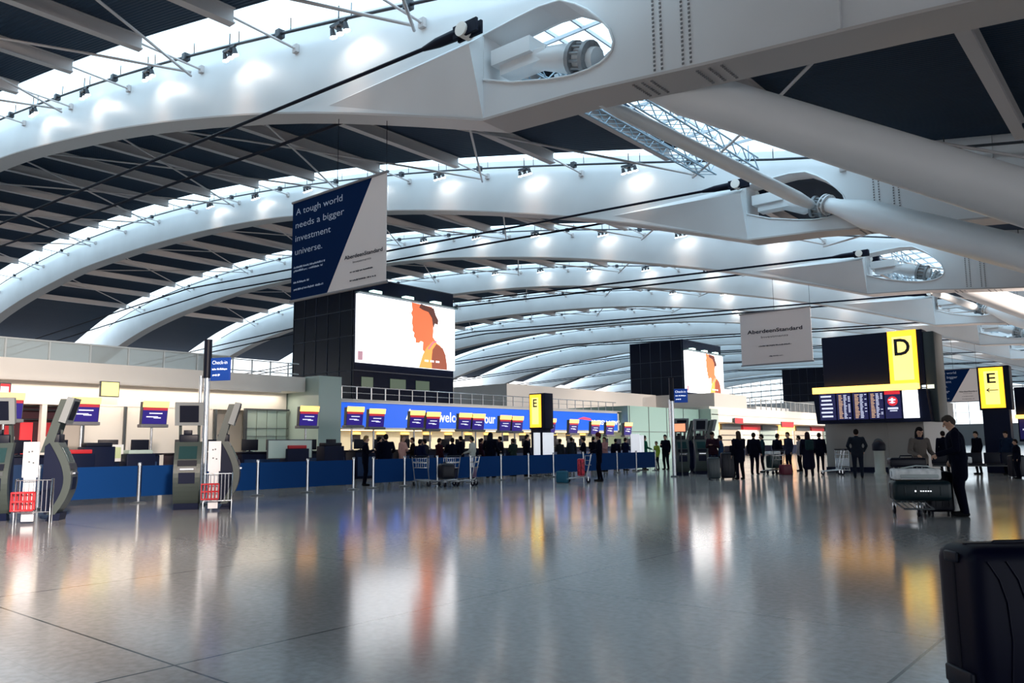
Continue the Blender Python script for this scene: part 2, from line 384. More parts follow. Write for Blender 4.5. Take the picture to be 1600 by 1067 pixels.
# roof beams (purlins) and diagonal rods, bay by bay
def purlin_mb(taper=True):
    mb = MB(); w_, h = .18, .60                # I beam along +Y, top at z=0
    y0, y1 = 1.0, ROW - 2.6
    mb.box((-w_, y0, -h), (w_, y1, -h + .06)); mb.box((-.06, y0, -h + .06), (.06, y1, 0)); mb.box((-w_, y0, -.06), (w_, y1, 0))
    return mb
pm = build('roof_beam', purlin_mb(), BEAM)
pr = build('end_rod', MB().tube([(0, ROW - 2.7, -.3), (0, ROW - .02, -.45)], .045, 6).box((-.12, ROW - .14, -.6), (.12, ROW - .01, -.3)), BEAM, pm)
tag(pm, 'x', 'roof beam', 'x'); first = True
for i in range(0, 9):
    ks = range(-14, 5) if 1 <= i <= 5 else range(-11, 2)
    lab = ('grey roof beam under the dark ceiling in front of the nearest arched rafter' if i == 0 else
           f'grey roof beam under the dark ceiling between the {ordinal[i]} and {ordinal[i+1]} arched rafters')
    for k in ks:
        x = -16.8 + 6.7 * k
        if k == 0: x = -16.9
        o = pm if first else dup(pm)
        first = False; o.location = (x, rowY[i], zt(x)); o['label'] = lab; o['group'] = f'roof beams in bay {i + 1}'.replace('bay ', 'ceiling bay ')
def rod(mb, a, b, r=.07): mb.tube([a, b], r, 6)
dr = {}
for i in range(0, 6):
    for k in range(-12, 3, 2):
        for sgn in (-1, 1):
            x0 = -16.8 + 6.7*k; x1 = x0 + sgn*13.4
            if x1 > 12 or x1 < -112 or x0 > 10: continue
            n = 5; pts = []
            for q in range(n + 1):
                x = x0 + (x1 - x0)*q/n; pts.append((x - x0, 1.1 + (ROW - 1.6)*q/n, zt(x) - (.72 if sgn > 0 else .88) - zt(x0)))
            o = build('diagonal_rod', MB().tube(pts, .055, 6), BEAM); o.location = (x0, rowY[i], zt(x0))
            where = 'in front of the nearest arched rafter' if i == 0 else f'between the {ordinal[i]} and {ordinal[i+1]} arched rafters'
            tag(o, f'thin grey diagonal brace rod below the roof beams {where}', 'roof brace', f'diagonal rods {where}')

# spotlight clusters on the lighting rails
def make_cluster():
    t = thing('spotlight_cluster', 'x', 'spotlight', (0, 0, 0), 0, 'x')
    build('bracket', MB().box((-.42, -.05, -.1), (.42, .05, -.02)).tube([(0, 0, -.05), (0, 0, .55)], .025, 5).box((-.2, -.12, -.2), (.2, .12, -.1)), RAIL, t)
    for dx in (-.34, 0, .34):
        h = build('lamp_head', MB().tube([(dx, 0, -.15), (dx + .03, .04, -.42)], [.07, .11], 10), RAIL, t)
        build('lens', MB().tube([(dx + .03, .042, -.425), (dx + .032, .045, -.44)], .12, 10), LAMP, h)
    ld = bpy.data.lights.new('downlight', 'SPOT'); ld.energy = SPOT_W; ld.color = (1, .50, .20); ld.spot_size = radians(54); ld.spot_blend = 1.0; ld.shadow_soft_size = .15
    lo = bpy.data.objects.new('downlight', ld); COL.objects.link(lo); lo.parent = t; lo.location = (0, -1.0, -.2)
    lo.rotation_euler = (radians(30), 0, 0)
    return t
SPOT_W = 42
cl0 = make_cluster(); first = True
for i in range(1, 9):
    for k in (range(-1, -8, -1) if i > 1 else range(-1, -6, -1)):
        if i > 4 and k < -5: continue
        x = -16.8 + 6.7*k + 3.35
        o = cl0 if first else dup(cl0)
        first = False; o.location = (x, rowY[i] - .75, zt(x) - .2)
        o['label'] = f'small dark spotlight cluster on the rail of the {ordinal[i]} arched rafter'; o['group'] = f'spotlights on the {ordinal[i]} rafter'

# tree legs, struts, lattice catwalks
def leg(a, b, r, label, near):
    a, b = Vector(a), Vector(b); d = b - a
    t = thing('roof_support_leg', label, 'roof support', a)
    build('tube', MB().tube([d*0, d*.03, d*.09, d*.5, d*.92, d], [.30, .34, r*.95, r, r*.9, r*.5], 28), STEEL, t)
    if near:
        n = MB(); u = d.normalized(); v = u.cross(Vector((0, 0, 1))).normalized(); ww = u.cross(v)
        for q in (.0, .18): n.tube([u*q, u*(q + .07)], .43, 18)
        for k in range(12): n.tube([u*-.03 + (v*cos(k*pi/6) + ww*sin(k*pi/6))*.36, u*.28 + (v*cos(k*pi/6) + ww*sin(k*pi/6))*.36], .04, 5)
        build('flange_collar', n, mat('pale collar', (.6, .62, .64), .4), t)
    return t
for i in range(1, 7):
    Y = rowY[i]; odd = i % 2
    by = (rowY[i] + 9.3) if odd else (rowY[i] - 8.7)
    leg((-10.9, Y + .9 if odd else Y - .2, 11.25 if odd else 11.4), (9.6, by, .4), .62, f'large white tubular support leg sloping down from the {ordinal[i]} arched rafter', True)
    if not odd:
        a = Vector((-11.1, rowY[i-1] + .9, 10.35)); b = Vector((-11.5, Y - .15, 11.5))
        o = thing('tubular_strut', f'slim white tubular strut between the {ordinal[i-1]} and {ordinal[i]} arched rafters', 'roof strut', a)
        build('tube', MB().tube([(0, 0, 0), (b - a)*.06, (b - a)*.9, b - a], [.12, .2, .28, .2], 18), STEEL, o)
        build('end_plate', MB().box((-.05, -.6, -.05), (.05, .25, .15)), STEEL, o)
for i in (1, 3, 5):
    for X, z, lab in ((-15.6, 13.45, 'left'), (-13.6, 13.2, 'right')):
        Y = rowY[i]; y0, y1 = Y + 1.4, Y + ROW - 1.2
        if lab == 'right': y0 = Y + 4
        o = thing('lattice_catwalk', f'pale lattice catwalk truss under the bright rooflight behind the {ordinal[i]} rafter, {lab} one of two', 'catwalk', (X, y0, z))
        c = MB(); ln = y1 - y0; n = int(ln / .55)
        for cx, cz in ((-.3, 0), (.3, 0), (-.3, .55), (.3, .55)): c.tube([(cx, 0, cz), (cx, ln, cz)], .04, 5)
        build('chords', c, mat('pale blue steel', (.26, .36, .44), .4), o)
        c = MB()
        for k in range(n):
            ya_, yb_ = ln*k/n, ln*(k+1)/n
            for cx in (-.3, .3): c.tube([(cx, ya_, 0 if k % 2 else .55), (cx, yb_, .55 if k % 2 else 0)], .028, 4)
            c.tube([(-.3, ya_, 0), (.3, yb_, 0)], .018, 4)
        build('lattice', c, mat('pale blue steel'), o)
        build('hanger', MB().tube([(0, .3, .5), (0, .3, 1.1)], .03, 4).tube([(0, ln - .3, .5), (0, ln - .3, 1.1)], .03, 4), mat('pale blue steel'), o)

# ================================================================ far end wall of the hall
YE = rowY[-1] + 8
mb = MB().box((-128, YE, 0), (26, YE + .3, 5.5)); struct('wall_back', mb, mat('grey far wall', (.32, .34, .36), .6))
mb = MB()
for k in range(0, 50): mb.box((-128 + k*3.14 - .05, YE, 5.5), (-128 + k*3.14 + .05, YE + .2, 22))
for z in (8.5, 11.5, 14.5): mb.box((-128, YE, z), (26, YE + .2, z + .08))
struct('trim_40', mb, mat('rooflight glazing bar'))
struct('window_40', MB().box((-128, YE + .1, 5.5), (26, YE + .12, 22.5)), GL)
struct('wall_left', MB().box((-128.4, -30, 0), (-128, YE, 12)), mat('grey far wall'))

struct('wall_behind', MB().box((-128, -44, 0), (26, -43.7, 20)), mat('grey far wall'))
struct('ceiling_end', MB().box((-16, -44, 14.2), (-10.8, -38.5, 14.5)), DECK)
# added unseen fill lamps under the rafters' right hand ends, aimed at the check-in side
def fill_lamp():
    t = thing('added_fill_lamp', 'added fill lamp, out of view under the right hand end of an arched rafter', 'spotlight', (0, 0, 0), 0, 'added fill lamps')
    build('housing', MB().bev((-.2, -.3, -.35), (.2, .3, -.05), .03).box((-.03, -.05, -.06), (.03, .05, .05)), RAIL, t)
    ld = bpy.data.lights.new('fill_lamp', 'SPOT'); ld.energy = FILL_W; ld.color = (1, .84, .72); ld.spot_size = radians(66); ld.spot_blend = .8; ld.shadow_soft_size = .5
    lo = bpy.data.objects.new('fill_lamp', ld); COL.objects.link(lo); lo.parent = t; lo.location = (-.3, 0, -.3)
    lo.rotation_euler = (Vector((-40, 0, -7)).to_track_quat('-Z', 'Y')).to_euler()
    return t
FILL_W = 32000
f0 = fill_lamp()
for n, i in enumerate((-1, 0, 3, 4, 5, 6)):
    o = f0 if n == 0 else dup(f0); o.location = (6, Y1 + ROW*(i - 1) + .5, zb(6) - .12)

# ================================================================ LEFT BUILDING (structure)
SHOPW = mat('pale shop wall', (.62, .57, .48), .6)
def B(x0, y0, z0, x1, y1, z1): return MB().box((x0, y0, z0), (x1, y1, z1))
# near block, cream fascia and translucent balustrade
wb = MB(); wb.box((-52, -16, 4.12), (-34.0, 24.4, 4.86)); wb.box((-52, 24.4, 4.3), (-35.2, 26, 4.80))
wb.box((-34.25, -16, 4.02), (-33.85, 22.9, 4.12)); wb.box((-52, -16, 3.2), (-35.6, 24.4, 4.12))
wb.box((-52, -16, 0), (-37.0, 24.4, 3.2)); struct('wall_front_left', wb, CREAM)
# balustrade panels
bl = MB(); bl.box((-34.9, -16, 4.86), (-34.8, 20.6, 5.68)); struct('wall_balustrade', bl, glass('translucent balustrade panel', (.75, .82, .83), .25, .3, (.42, .47, .48)))
bl = MB()
for k in range(24): bl.box((-34.82, -15.8 + k*1.58 - .03, 4.86), (-34.74, -15.8 + k*1.58 + .03, 5.70))
bl.box((-34.92, -16, 5.67), (-34.76, 20.6, 5.73)); struct('trim_50', bl, mat('pale metal trim', (.55, .58, .58), .4, .3))
bl = MB()                                        # open railing right of the balustrade, beside the tower
for k in range(5): bl.box((-36.9, 20.9 + k*1.1, 4.86), (-36.84, 20.96 + k*1.1, 5.9))
for z in (5.3, 5.86): bl.tube([(-36.87, 20.8, z), (-36.87, 26.0, z)], .03, 6)
struct('trim_51', bl, mat('pale metal trim'))
# pier of green glass at the end of the near block
struct('wall_pier', MB().box((-36.4, 24.5, 0), (-33.0, 25.9, 4.9)), GLASSG)
# green glazed screen below the soffit
gs = MB()
y0 = at(385, 650, 0, -35.4).y
for k in range(4):
    ya = y0 + (24.3 - y0)*k/4; gs.box((-35.45, ya + .02, 1.0), (-35.4, y0 + (24.3 - y0)*(k+1)/4 - .02, 3.2))
struct('window_50', gs, GLASSG)
gs = MB(); gs.box((-35.5, y0, 3.2), (-35.3, 24.4, 3.28)); gs.box((-35.5, y0 - .1, 0), (-35.3, y0, 3.28))
for z in (1.9, 2.3): gs.box((-35.4, y0, z), (-35.37, 24.4, z + .02))
struct('trim_52', gs, DGREY)
struct('wall_low', B(-36.8, y0, 0, -35.6, 24.4, 1.0), SHOPW)
# cream upright panels between the near openings
cp = MB()
for a, b in ((62, 70), (128, 190), (196, 330)):
    ya, yb = at(a, 680, 0, -35.7).y, at(b, 680, 0, -35.7).y; cp.box((-35.9, ya, 0), (-35.62, yb, 3.2))
struct('wall_panel', cp, CREAM)
cp = MB()
for px in (128, 193, 335): y = at(px, 680, 0, -35.6).y; cp.box((-35.6, y - .05, 0), (-35.5, y + .05, 3.2))
struct('trim_53', cp, DGREY)
# second stretch behind the counters with the blue sign
struct('wall_back_counter', MB().box((-52, 26, 0), (-38.6, 57, 2.35)), mat('pale green cream wall', (.62, .66, .56), .5))
struct('ceiling_counter', MB().box((-52, 26, 2.35), (-36.1, 57, 3.95)), WHITE)
sf = MB(); sf.box((-36.15, 25.9, 3.82), (-35.75, 56.6, 3.95)); sf.box((-36.15, 25.9, 2.3), (-35.75, 56.6, 2.42)); sf.box((-36.1, 56.4, 2.3), (-35.75, 56.6, 3.95))
struct('trim_54', sf, mat('pale metal trim'))
t = thing('illuminated_fascia_sign', 'long lit blue fascia sign with white welcome lettering over the counters', 'sign', (-35.9, 26, 2.4))
yE0 = at(826, 640, 0, -35.8).y; yE1 = at(864, 640, 0, -35.8).y
build('sign_face', MB().box((-.1, 0, .03), (.1, 30.4, 1.4)), BLUEL, t)
def word(s, px0, px1, py, cap, m=WTXT, X=-35.78, par=None, root=None, al='LEFT'):
    a = at(px0, py, 0, X); b = at(px1, py, 0, X)
    o = text(s, ((X - root.location.x, a.y - root.location.y, a.z - root.location.z), (0, 1, 0), (0, 0, 1)), m, root, width=b.y - a.y, height=cap, bold=.012)
for s, a, b, y, c in (('ways', 505, 529, 647, .42), ('A', 634, 647, 655, .62), ('warm', 651, 679, 656, .62), ('welcome', 684, 737, 659, .62), ('to', 741, 752, 660, .62), ('our', 757, 774, 661, .62), ('BRITISH AIRWAYS', 924, 979, 663, .34)):
    word(s, a, b, y, c, root=t)
sw = MB(); p = [at(x, y, 0, -35.76) for x, y in ((903, 654), (912, 651.5), (922, 653.5), (925, 657), (916, 656))]
sw.poly([(q.x + 35.9, q.y - 26, q.z - 2.4) for q in p], (.02, 0, 0)); o = build('ribbon_emblem', sw, mat('lit red emblem', (.8, .05, .1), .4, emit=(.9, .05, .12), es=.5), t); o['label'] = 'red ribbon emblem'
tw = MB(); tw.box((-36.6, 26.2, 2.26), (-36.3, 56.3, 2.345)); o = build('light_strip', tw, WARM); tag(o, 'warm orange light strip running under the long blue fascia sign', 'light')
ld = bpy.data.lights.new('counter glow', 'AREA'); ld.shape = 'RECTANGLE'; ld.size = 1.5; ld.size_y = 30; ld.energy = 230; ld.color = (1, .86, .66)
lo = bpy.data.objects.new('counter_light', ld); COL.objects.link(lo); lo.location = (-37.0, 41, 2.3)
ld = bpy.data.lights.new('shopfront glow', 'AREA'); ld.shape = 'RECTANGLE'; ld.size = 1.0; ld.size_y = 38; ld.energy = 300; ld.color = (1, .88, .72)
lo = bpy.data.objects.new('soffit_light', ld); COL.objects.link(lo); lo.location = (-35.0, 5, 4.0)
# ledge and railing above the sign
struct('trim_55', MB().box((-38, 26, 3.95), (-35.6, 57, 4.0)), mat('pale metal trim'))
rl = MB()
for k in range(29): rl.box((-36.3, 26.3 + k*1.08, 4.0), (-36.25, 26.35 + k*1.08, 4.75))
rl.tube([(-36.27, 26, 4.75), (-36.27, 57, 4.75)], .03, 6); rl.tube([(-36.27, 26, 4.4), (-36.27, 57, 4.4)], .015, 6)
struct('trim_56', rl, CHROME)
# third stretch: green glass wall, fourth: cream block
struct('wall_green_glass', MB().box((-52, 56.8, 0), (-35.0, 69.5, 4.45)), mat('blue green glass wall', (.22, .36, .34), .25))
rl = MB()
for z in (2.3,): rl.box((-35.0, 56.8, z), (-34.95, 69.5, z + .04))
for k in range(5): rl.box((-35.0, 57 + k*3.1, 0), (-34.96, 57.04 + k*3.1, 4.45))
struct('trim_57', rl, DGREY)
struct('wall_right_block', MB().box((-52, 69.6, 3.3), (-34.0, 128, 4.75)).box((-52, 69.6, 0), (-37, 128, 3.3)).box((-34.2, 69.6, 3.95), (-33.8, 128, 4.03)), CREAM)
struct('wall_pier_far', MB().box((-35.4, 69.5, 0), (-33.8, 71.0, 4.5)), GLASSG)
ub = MB(); ub.box((-48, 36.8, 4.0), (-40, 41.4, 5.55)); struct('wall_plant_box', ub, mat('pale grey plant room', (.60, .60, .57), .6))
ub = MB(); ub.box((-50, 48.5, 4.0), (-41, 72, 6.2)); ub.box((-44, 72, 4.6), (-34.6, 79.5, 6.15)); struct('wall_upper_storey', ub, mat('pale warm grey cladding', (.56, .54, .52), .6))
ub = MB(); ub.box((-46, 103, 4.7), (-34.4, 124, 6.4)); ub.box((-46, 92, 4.7), (-39, 103, 5.6)); struct('wall_upper_storey_far', ub, WHITE)
rl = MB()
for k in range(16): rl.box((-34.6, 80.2 + k*1.4, 4.75), (-34.52, 80.28 + k*1.4, 5.9))
rl.box((-34.6, 80, 5.85), (-34.5, 103, 5.92)); struct('trim_58', rl, mat('pale metal trim'))

# ================================================================ SCREEN TOWERS
def polyface(pts, X, root, depth=.02):
    """photo-traced outline on the tower's own screen plane, (u across, v up) in metres"""
    return MB().poly([(X, u, v) for u, v in pts], (depth, 0, 0))
def tower(Y, label, group, labelB):
    t = thing('screen_tower', label, 'tower', (-38, Y, 4.0))
    build('tower_body', MB().box((-6.2, 0, 0), (0, 8.6, 7.75)), GLASSD, t)
    fr = MB()
    for z in (1.9, 4.0, 5.6, 7.7):
        fr.box((-6.22, -.03, z), (.02, .0, z + .05))
        if z < 2 or z > 7: fr.box((0, 0, z), (.03, 8.6, z + .05))
    for k in range(6): fr.box((-6.2 + k*1.2, -.03, 0), (-6.16 + k*1.2, 0, 7.7))
    build('glazing_frame', fr, mat('dark blue frame', (.012, .025, .05), .5), t)
    for a, b in ((.6, 1.5), (2.9, 4.2), (5.1, 6.3)):
        build('lit_window', MB().box((0, a, .9), (.04, b, 1.55)), mat('dim green lit window', (.01, .018, .014), .3, emit=(.08, .13, .08), es=.35), t)
    cz = MB()
    cz.box((-.4, 0, 6.65), (.5, 8.6, 6.72)); build('cornice', cz, mat('dark teal canopy', (.01, .06, .08), .4), t)
    sc = build('screen', MB().box((0, .1, 2.4), (.25, 8.5, 6.6)), SCRW, t)
    def U(fr, tp): return (.1 + 8.4*fr, 6.6 - 4.2*tp)
    def P(lst, m, dd, nm):
        q = [U(a, b) for a, b in lst]; return build(nm, MB().poly([(.252 + dd, u, v) for u, v in q], (.006, 0, 0)), m, sc)
    SK = mat('screen orange skin', (.7, .2, .08), .5, emit=(.60, .09, .03), es=.62); SKL = mat('screen bright orange', (.9, .4, .1), .5, emit=(.95, .20, .04), es=.75)
    BR = mat('screen dark brown', (.1, .03, .02), .5, emit=(.045, .012, .01), es=.6); PK = mat('screen pink trim', (.9, .2, .3), .5, emit=(.8, .10, .14), es=.6); RB = mat('screen brown skin', (.3, .08, .04), .5, emit=(.14, .03, .015), es=.7)
    P([(.52,.0),(.74,.02),(.745,.2),(.755,.40),(.75,.5),(.80,.60),(.70,.8),(.64,.72),(.645,.60),(.62,.585),(.60,.62),(.565,.62),(.565,.56),(.545,.53),(.55,.47),(.53,.44),(.535,.38),(.525,.33),(.53,.22),(.515,.17),(.53,.12)], SK, 0, 'face')
    P([(.62,.0),(.76,.04),(.78,.14),(.81,.22),(.805,.29),(.77,.28),(.755,.36),(.74,.2),(.70,.11),(.64,.09),(.60,.06)], BR, .006, 'cap')
    P([(.60,1.0),(.64,.80),(.68,.68),(.75,.56),(.83,.62),(.88,.74),(.90,.88),(.91,1.0)], SKL, .004, 'shoulder')
    P([(.74,1.0),(.735,.86),(.745,.70),(.79,.60),(.86,.66),(.89,.76),(.905,.9),(.91,1.0)], RB, .008, 'arm')
    P([(.69,.70),(.74,.585),(.775,.55),(.80,.56),(.755,.60),(.71,.70)], PK, .012, 'vest_trim')
    b = MB()
    for k in range(3): b.box((.272, .1 + 8.4*(.66 + k*.06), 6.6 - 4.2*.9), (.276, .1 + 8.4*(.70 + k*.06), 6.6 - 4.2*.87))
    build('caption_marks', b, WTXT, sc)
    P([(.0,.84),(.045,.84),(.045,.97),(0,.97)], mat('screen dull mauve', (.4, .2, .25), .5, emit=(.45, .25, .3), es=.5), .004, 'badge')
    for u in (1.4, 4.1, 6.6):
        h = MB(); h.box((.1, u - .35, 6.72), (.5, u + .35, 6.9)); build('flood_lamp', h, mat('lit pale green floodlight', (.7, .9, .8), .4, emit=(.6, .95, .85), es=1.2), t)
    return t
tower(30.7, 'dark glass tower with bright screen of man in cap, above left counters', None, '')
tower(72.5, 'second dark glass tower with bright screen, above the kiosks and pale green wall', None, '')
tower(114.4, 'farthest dark glass tower, half hidden behind the departure board', None, '')

# ================================================================ HANGING BANNERS
BPALE = mat('pale grey banner cloth', (.78, .74, .74), .8); BNAVY = mat('navy banner cloth', (.001, .016, .072), .9, spec=.08); BTXT = mat('pale blue lettering', (.45, .55, .72), .7); BDRK = mat('near black lettering', (.01, .012, .03), .7)
def banner(Y, xl, xr, z0, z1, blue, label, hz):
    wd, hg = xr - xl, z1 - z0
    t = thing('hanging_banner', label, 'banner', (xl, Y, z0))
    build('cloth', MB().box((0, -.01, 0), (wd, .01, hg)), BPALE, t)
    if blue:
        build('blue_field', MB().poly([(0, -.016, .04), (wd*.41, -.016, .04), (wd*.86, -.016, hg - .03), (0, -.016, hg - .03)], (0, .004, 0)), BNAVY, t)
        f = lambda u, v: ((wd*u, -.02, hg*v), (1, 0, 0), (0, 0, 1))
        for s, u, v, w_ in (('A tough world', .04, .86, .52), ('needs a bigger', .04, .725, .54), ('investment', .04, .59, .40), ('universe.', .04, .455, .31)):
            text(s, f(u, v), BTXT, t, width=wd*w_, height=.235, depth=.004)
        for u, v, w_, sd in ((.03, .32, .36, 1), (.03, .285, .33, 2), (.03, .17, .18, 3), (.03, .10, .34, 4)):
            marks(f(u, v), BTXT, t, wd*w_, .07, sd)
        text('AberdeenStandard', f(.59, .285), BDRK, t, width=wd*.38, height=.13, bold=.02, depth=.004); text('Investments', f(.68, .235), BDRK, t, width=wd*.18, height=.075, depth=.004)
        marks(f(.65, .15), BDRK, t, wd*.23, .05, 5); marks(f(.65, .07), BDRK, t, wd*.26, .05, 6)
    else:
        f = lambda u, v: ((wd*u, -.02, hg*v), (1, 0, 0), (0, 0, 1))
        text('AberdeenStandard', f(.10, .60), BDRK, t, width=wd*.78, height=.25, bold=.02, depth=.004); text('Investments', f(.30, .50), BDRK, t, width=wd*.38, height=.14, depth=.004)
        marks(f(.26, .34), BDRK, t, wd*.46, .08, 7); marks(f(.4, .14), BDRK, t, wd*.2, .06, 8)
    for z in (0, hg): build('rod', MB().tube([(-.06, 0, z), (wd + .06, 0, z)], .05, 8), mat('grey banner rod', (.2, .2, .22), .4, .3), t)
    for x in (wd*.5, wd - .02): build('wire', MB().tube([(x, 0, hg), (x, 0, hz(xl + x) - z0 - .05)], .012, 5), CABLE, t)
    return t
a = at(455, 462, 1, 16.7); b = at(605, 240, 1, 16.7)
banner(16.7, a.x, b.x, 6.55, 10.2, True, 'large blue and white advertising banner hanging from the nearest arched rafter', lambda x: zb(x))
a = at(1160, 578, 1, 52.7); b = at(1266, 482, 1, 52.7)
banner(52.7, a.x, b.x, 6.6, 10.2, False, 'pale grey advertising banner with small black lettering hanging beyond the screen towers', lambda x: zb(x))
a = at(1455, 600, 1, 88.7); b = at(1528, 600, 1, 88.7); zt_ = at(1490, 577, 1, 88.7).z; zb_ = at(1490, 628, 1, 88.7).z
banner(88.7, a.x, b.x, zb_, zt_, True, 'small distant blue and white banner beside the yellow E tower', lambda x: zb(x))

# ================================================================ DEPARTURE BOARD TOTEM D
YD = 36.2
g = lambda x, y: at(x, y, 1, YD)
tl, tr, bl_ = g(1283, 528), g(1440, 516), g(1283, 610)
z_top = g(1360, 521).z; z_mid = g(1360, 612).z; z_str = g(1360, 604).z; z_bot = g(1360, 661).z
t = thing('departure_board', 'large dark departure board with lit yellow D panel and row of flight screens', 'sign', (tl.x, YD, 0))
O = Vector((tl.x, YD, 0)); xr = tr.x - tl.x
build('upper_cabinet', MB().bev((0, 0, z_str), (xr, .85, z_top), .03), NAVY, t)
xa, xb = g(1389, 560).x - O.x, g(1434, 560).x - O.x
yp = build('yellow_panel', MB().box((xa, -.05, z_str), (xb, .01, z_top)), YEL, t)
build('panel_centre', MB().poly([(xa + .17, -.056, z_str + .2), (xb - .17, -.056, z_str + .2), (xb - .17, -.056, z_top - .25), (xa + .17, -.056, z_top - .25)], (0, .004, 0)), YELC, yp)
text('D', ((xa + (xb - xa)*.22, -.06, z_top - (z_top - z_str)*.45), (1, 0, 0), (0, 0, 1)), BDRK, yp, name='letter', width=(xb - xa)*.55, height=(z_top - z_str)*.30, bold=.02)
xs0 = g(1276, 610).x - O.x
build('yellow_strip', MB().box((xs0, -.55, z_mid - .02), (xb + .02, -.1, z_str + .03)), YSTRIP, t)
build('screen_housing', MB().poly([(xs0, -.5, z_mid), (xs0 + .1, -.45, z_bot), (xs0 + .1, .3, z_bot), (xs0, .3, z_mid)], (xr - xs0 + .1, 0, 0)), NAVY, t)
px6 = [(1281, 1307), (1308, 1331), (1333, 1357), (1358, 1382), (1383, 1409), (1411, 1437)]
for n, (a, b) in enumerate(px6):
    x0 = at(a, 640, 1, YD - .5).x - O.x; x1 = at(b, 640, 1, YD - .5).x - O.x; w_ = x1 - x0; zt_, zb_ = z_mid - .04, z_bot + .16
    s_ = build('screen', MB().box((x0 + .02, -.54, zb_), (x1 - .02, -.47, zt_)), SCRW if n == 5 else SCRN, t)
    if n == 5: s_['label'] = 'bright white screen'
    d = MB(); d2 = MB()
    if n == 5:
        continue
    if n == 4:
        build('red_header', MB().box((x0 + .02, -.55, zt_ - .14), (x1 - .02, -.54, zt_)), REDL, s_)
        e_ = MB().tube([(x0 + w_*.5, -.55, zt_ - .42), (x0 + w_*.5, -.545, zt_ - .42)], .2, 16); build('red_roundel', e_, REDL, s_)
        e_ = MB(); c = (x0 + w_*.5, zt_ - .42)
        e_.box((c[0] - .15, -.556, c[1] + .02), (c[0] + .12, -.55, c[1] + .08)); e_.box((c[0] - .05, -.556, c[1] - .1), (c[0] + .03, -.55, c[1] + .13)); e_.box((c[0] - .12, -.556, c[1] - .08), (c[0] + .1, -.55, c[1] - .04))
        e_.box((x0 + .12, -.55, zt_ - .76), (x1 - .12, -.545, zt_ - .68)); e_.box((x0 + .2, -.55, zt_ - .84), (x1 - .16, -.545, zt_ - .8)); build('screen_marks', e_, SCRT, s_)
        continue
    rows = 6 if n == 0 else 16
    rnd = random.Random(n)
    for k in range(rows):
        z = zt_ - .08 - (zt_ - zb_ - .1) * k / rows; h_ = .07 if n == 0 else .028
        if n == 0: d.box((x0 + .08 + .03*(k % 2), -.545, z - h_), (x1 - .10 - .1*rnd.random(), -.54, z))
        else:
            d2.box((x0 + .10, -.545, z - h_), (x0 + .10 + w_*(.18 + .12*rnd.random()), -.54, z)); d.box((x0 + w_*.5, -.545, z - h_), (x0 + w_*(.62 + .1*rnd.random()), -.54, z))
            if rnd.random() < .5: d.box((x0 + w_*.8, -.545, z - h_), (x0 + w_*.93, -.54, z))
    build('screen_rows', d, SCRT, s_)
    if d2.v: build('flight_rows', d2, SCRO, s_)
build('side_unit', MB().bev((xr - .02, .05, z_bot), (xr + .42, 1.6, z_top - .12), .05), mat('dark green grey cabinet', (.03, .045, .05), .45), t)
build('exit_panel', MB().box((xr + .04, .02, z_mid + .02), (xr + .3, .05, z_mid + .18)), mat('dim lit pale panel', (.7, .75, .6), .4, emit=(.8, .85, .7), es=.6), t)
for x in (xr*.12, xr*.5, xr*.9): build('support_arm', MB().box((x - .08, .3, 2.2), (x + .08, .84, z_top - .5)), DGREY, t)
# grey booth behind and below the board
bx0, bx1 = at(1293, 737, 1, 37).x, at(1428, 737, 1, 37).x
struct('wall_booth', MB().box((bx0, 37.05, 0), (bx1 + .5, 43, 3.1)).box((bx0 + (bx1 - bx0)*.72, 36.99, 0), (bx0 + (bx1 - bx0)*.74, 37.05, 3.1)), mat('grey booth wall', (.40, .37, .345), .4))
struct('baseboard_booth', MB().box((bx0, 36.9, 0), (bx1 + .5, 37.05, .22)), NAVY)

# ================================================================ YELLOW E TOTEMS
def totem(px, pyb, Y, pyt, pys, lab, arrow, wpx, dark_side=1):
    g = lambda x, y: at(x, y, 1, Y)
    x0, x1 = g(px[0], pys).x, g(px[1], pys).x; zt_, zs = g(px[0], pyt).z, g(px[0], pys).z
    t = thing('wayfinding_totem', lab, 'sign', (x0, Y, 0)); W = x1 - x0
    build('post', MB().bev((0, .02, 0), (W + .1, .62, zs + .2), .03), NAVY, t)
    build('head_cabinet', MB().bev((-.08, 0, zs - .08), (W + .22, .66, zt_ + .06), .03), NAVY, t)
    a = build('yellow_panel', MB().box((0, -.04, zs), (W, .01, zt_)), YEL, t)
    build('panel_centre', MB().box((W*.2, -.046, zs + .15), (W*.8, -.04, zt_ - .15)), YELC, a)
    H_ = zt_ - zs
    text('E', ((W*.33, -.052, zs + H_*.62), (1, 0, 0), (0, 0, 1)), BDRK, a, name='letter', width=W*.36, height=H_*.24, bold=.015)
    if arrow:
        m = MB(); zc = zs + H_*.44
        m.poly([(W*.26, -.056, zc), (W*.4, -.056, zc + .1), (W*.4, -.056, zc + .05), (W*.34, -.056, zc + .015), (W*.76, -.056, zc + .015), (W*.76, -.056, zc - .015), (W*.34, -.056, zc - .015), (W*.4, -.056, zc - .05), (W*.4, -.056, zc - .1)], (0, .004, 0))
        build('arrow', m, BDRK, a)
    return t
Ye = gnd(1556, 739).y
totem((1534, 1572), 739, Ye, 575, 638, 'tall dark totem with lit yellow E and left arrow, right of departure board', True, 0)
totem((829, 846), 0, 30.0, 617, 668, 'dark totem with lit yellow E panel standing over the blue barriers', False, 0)

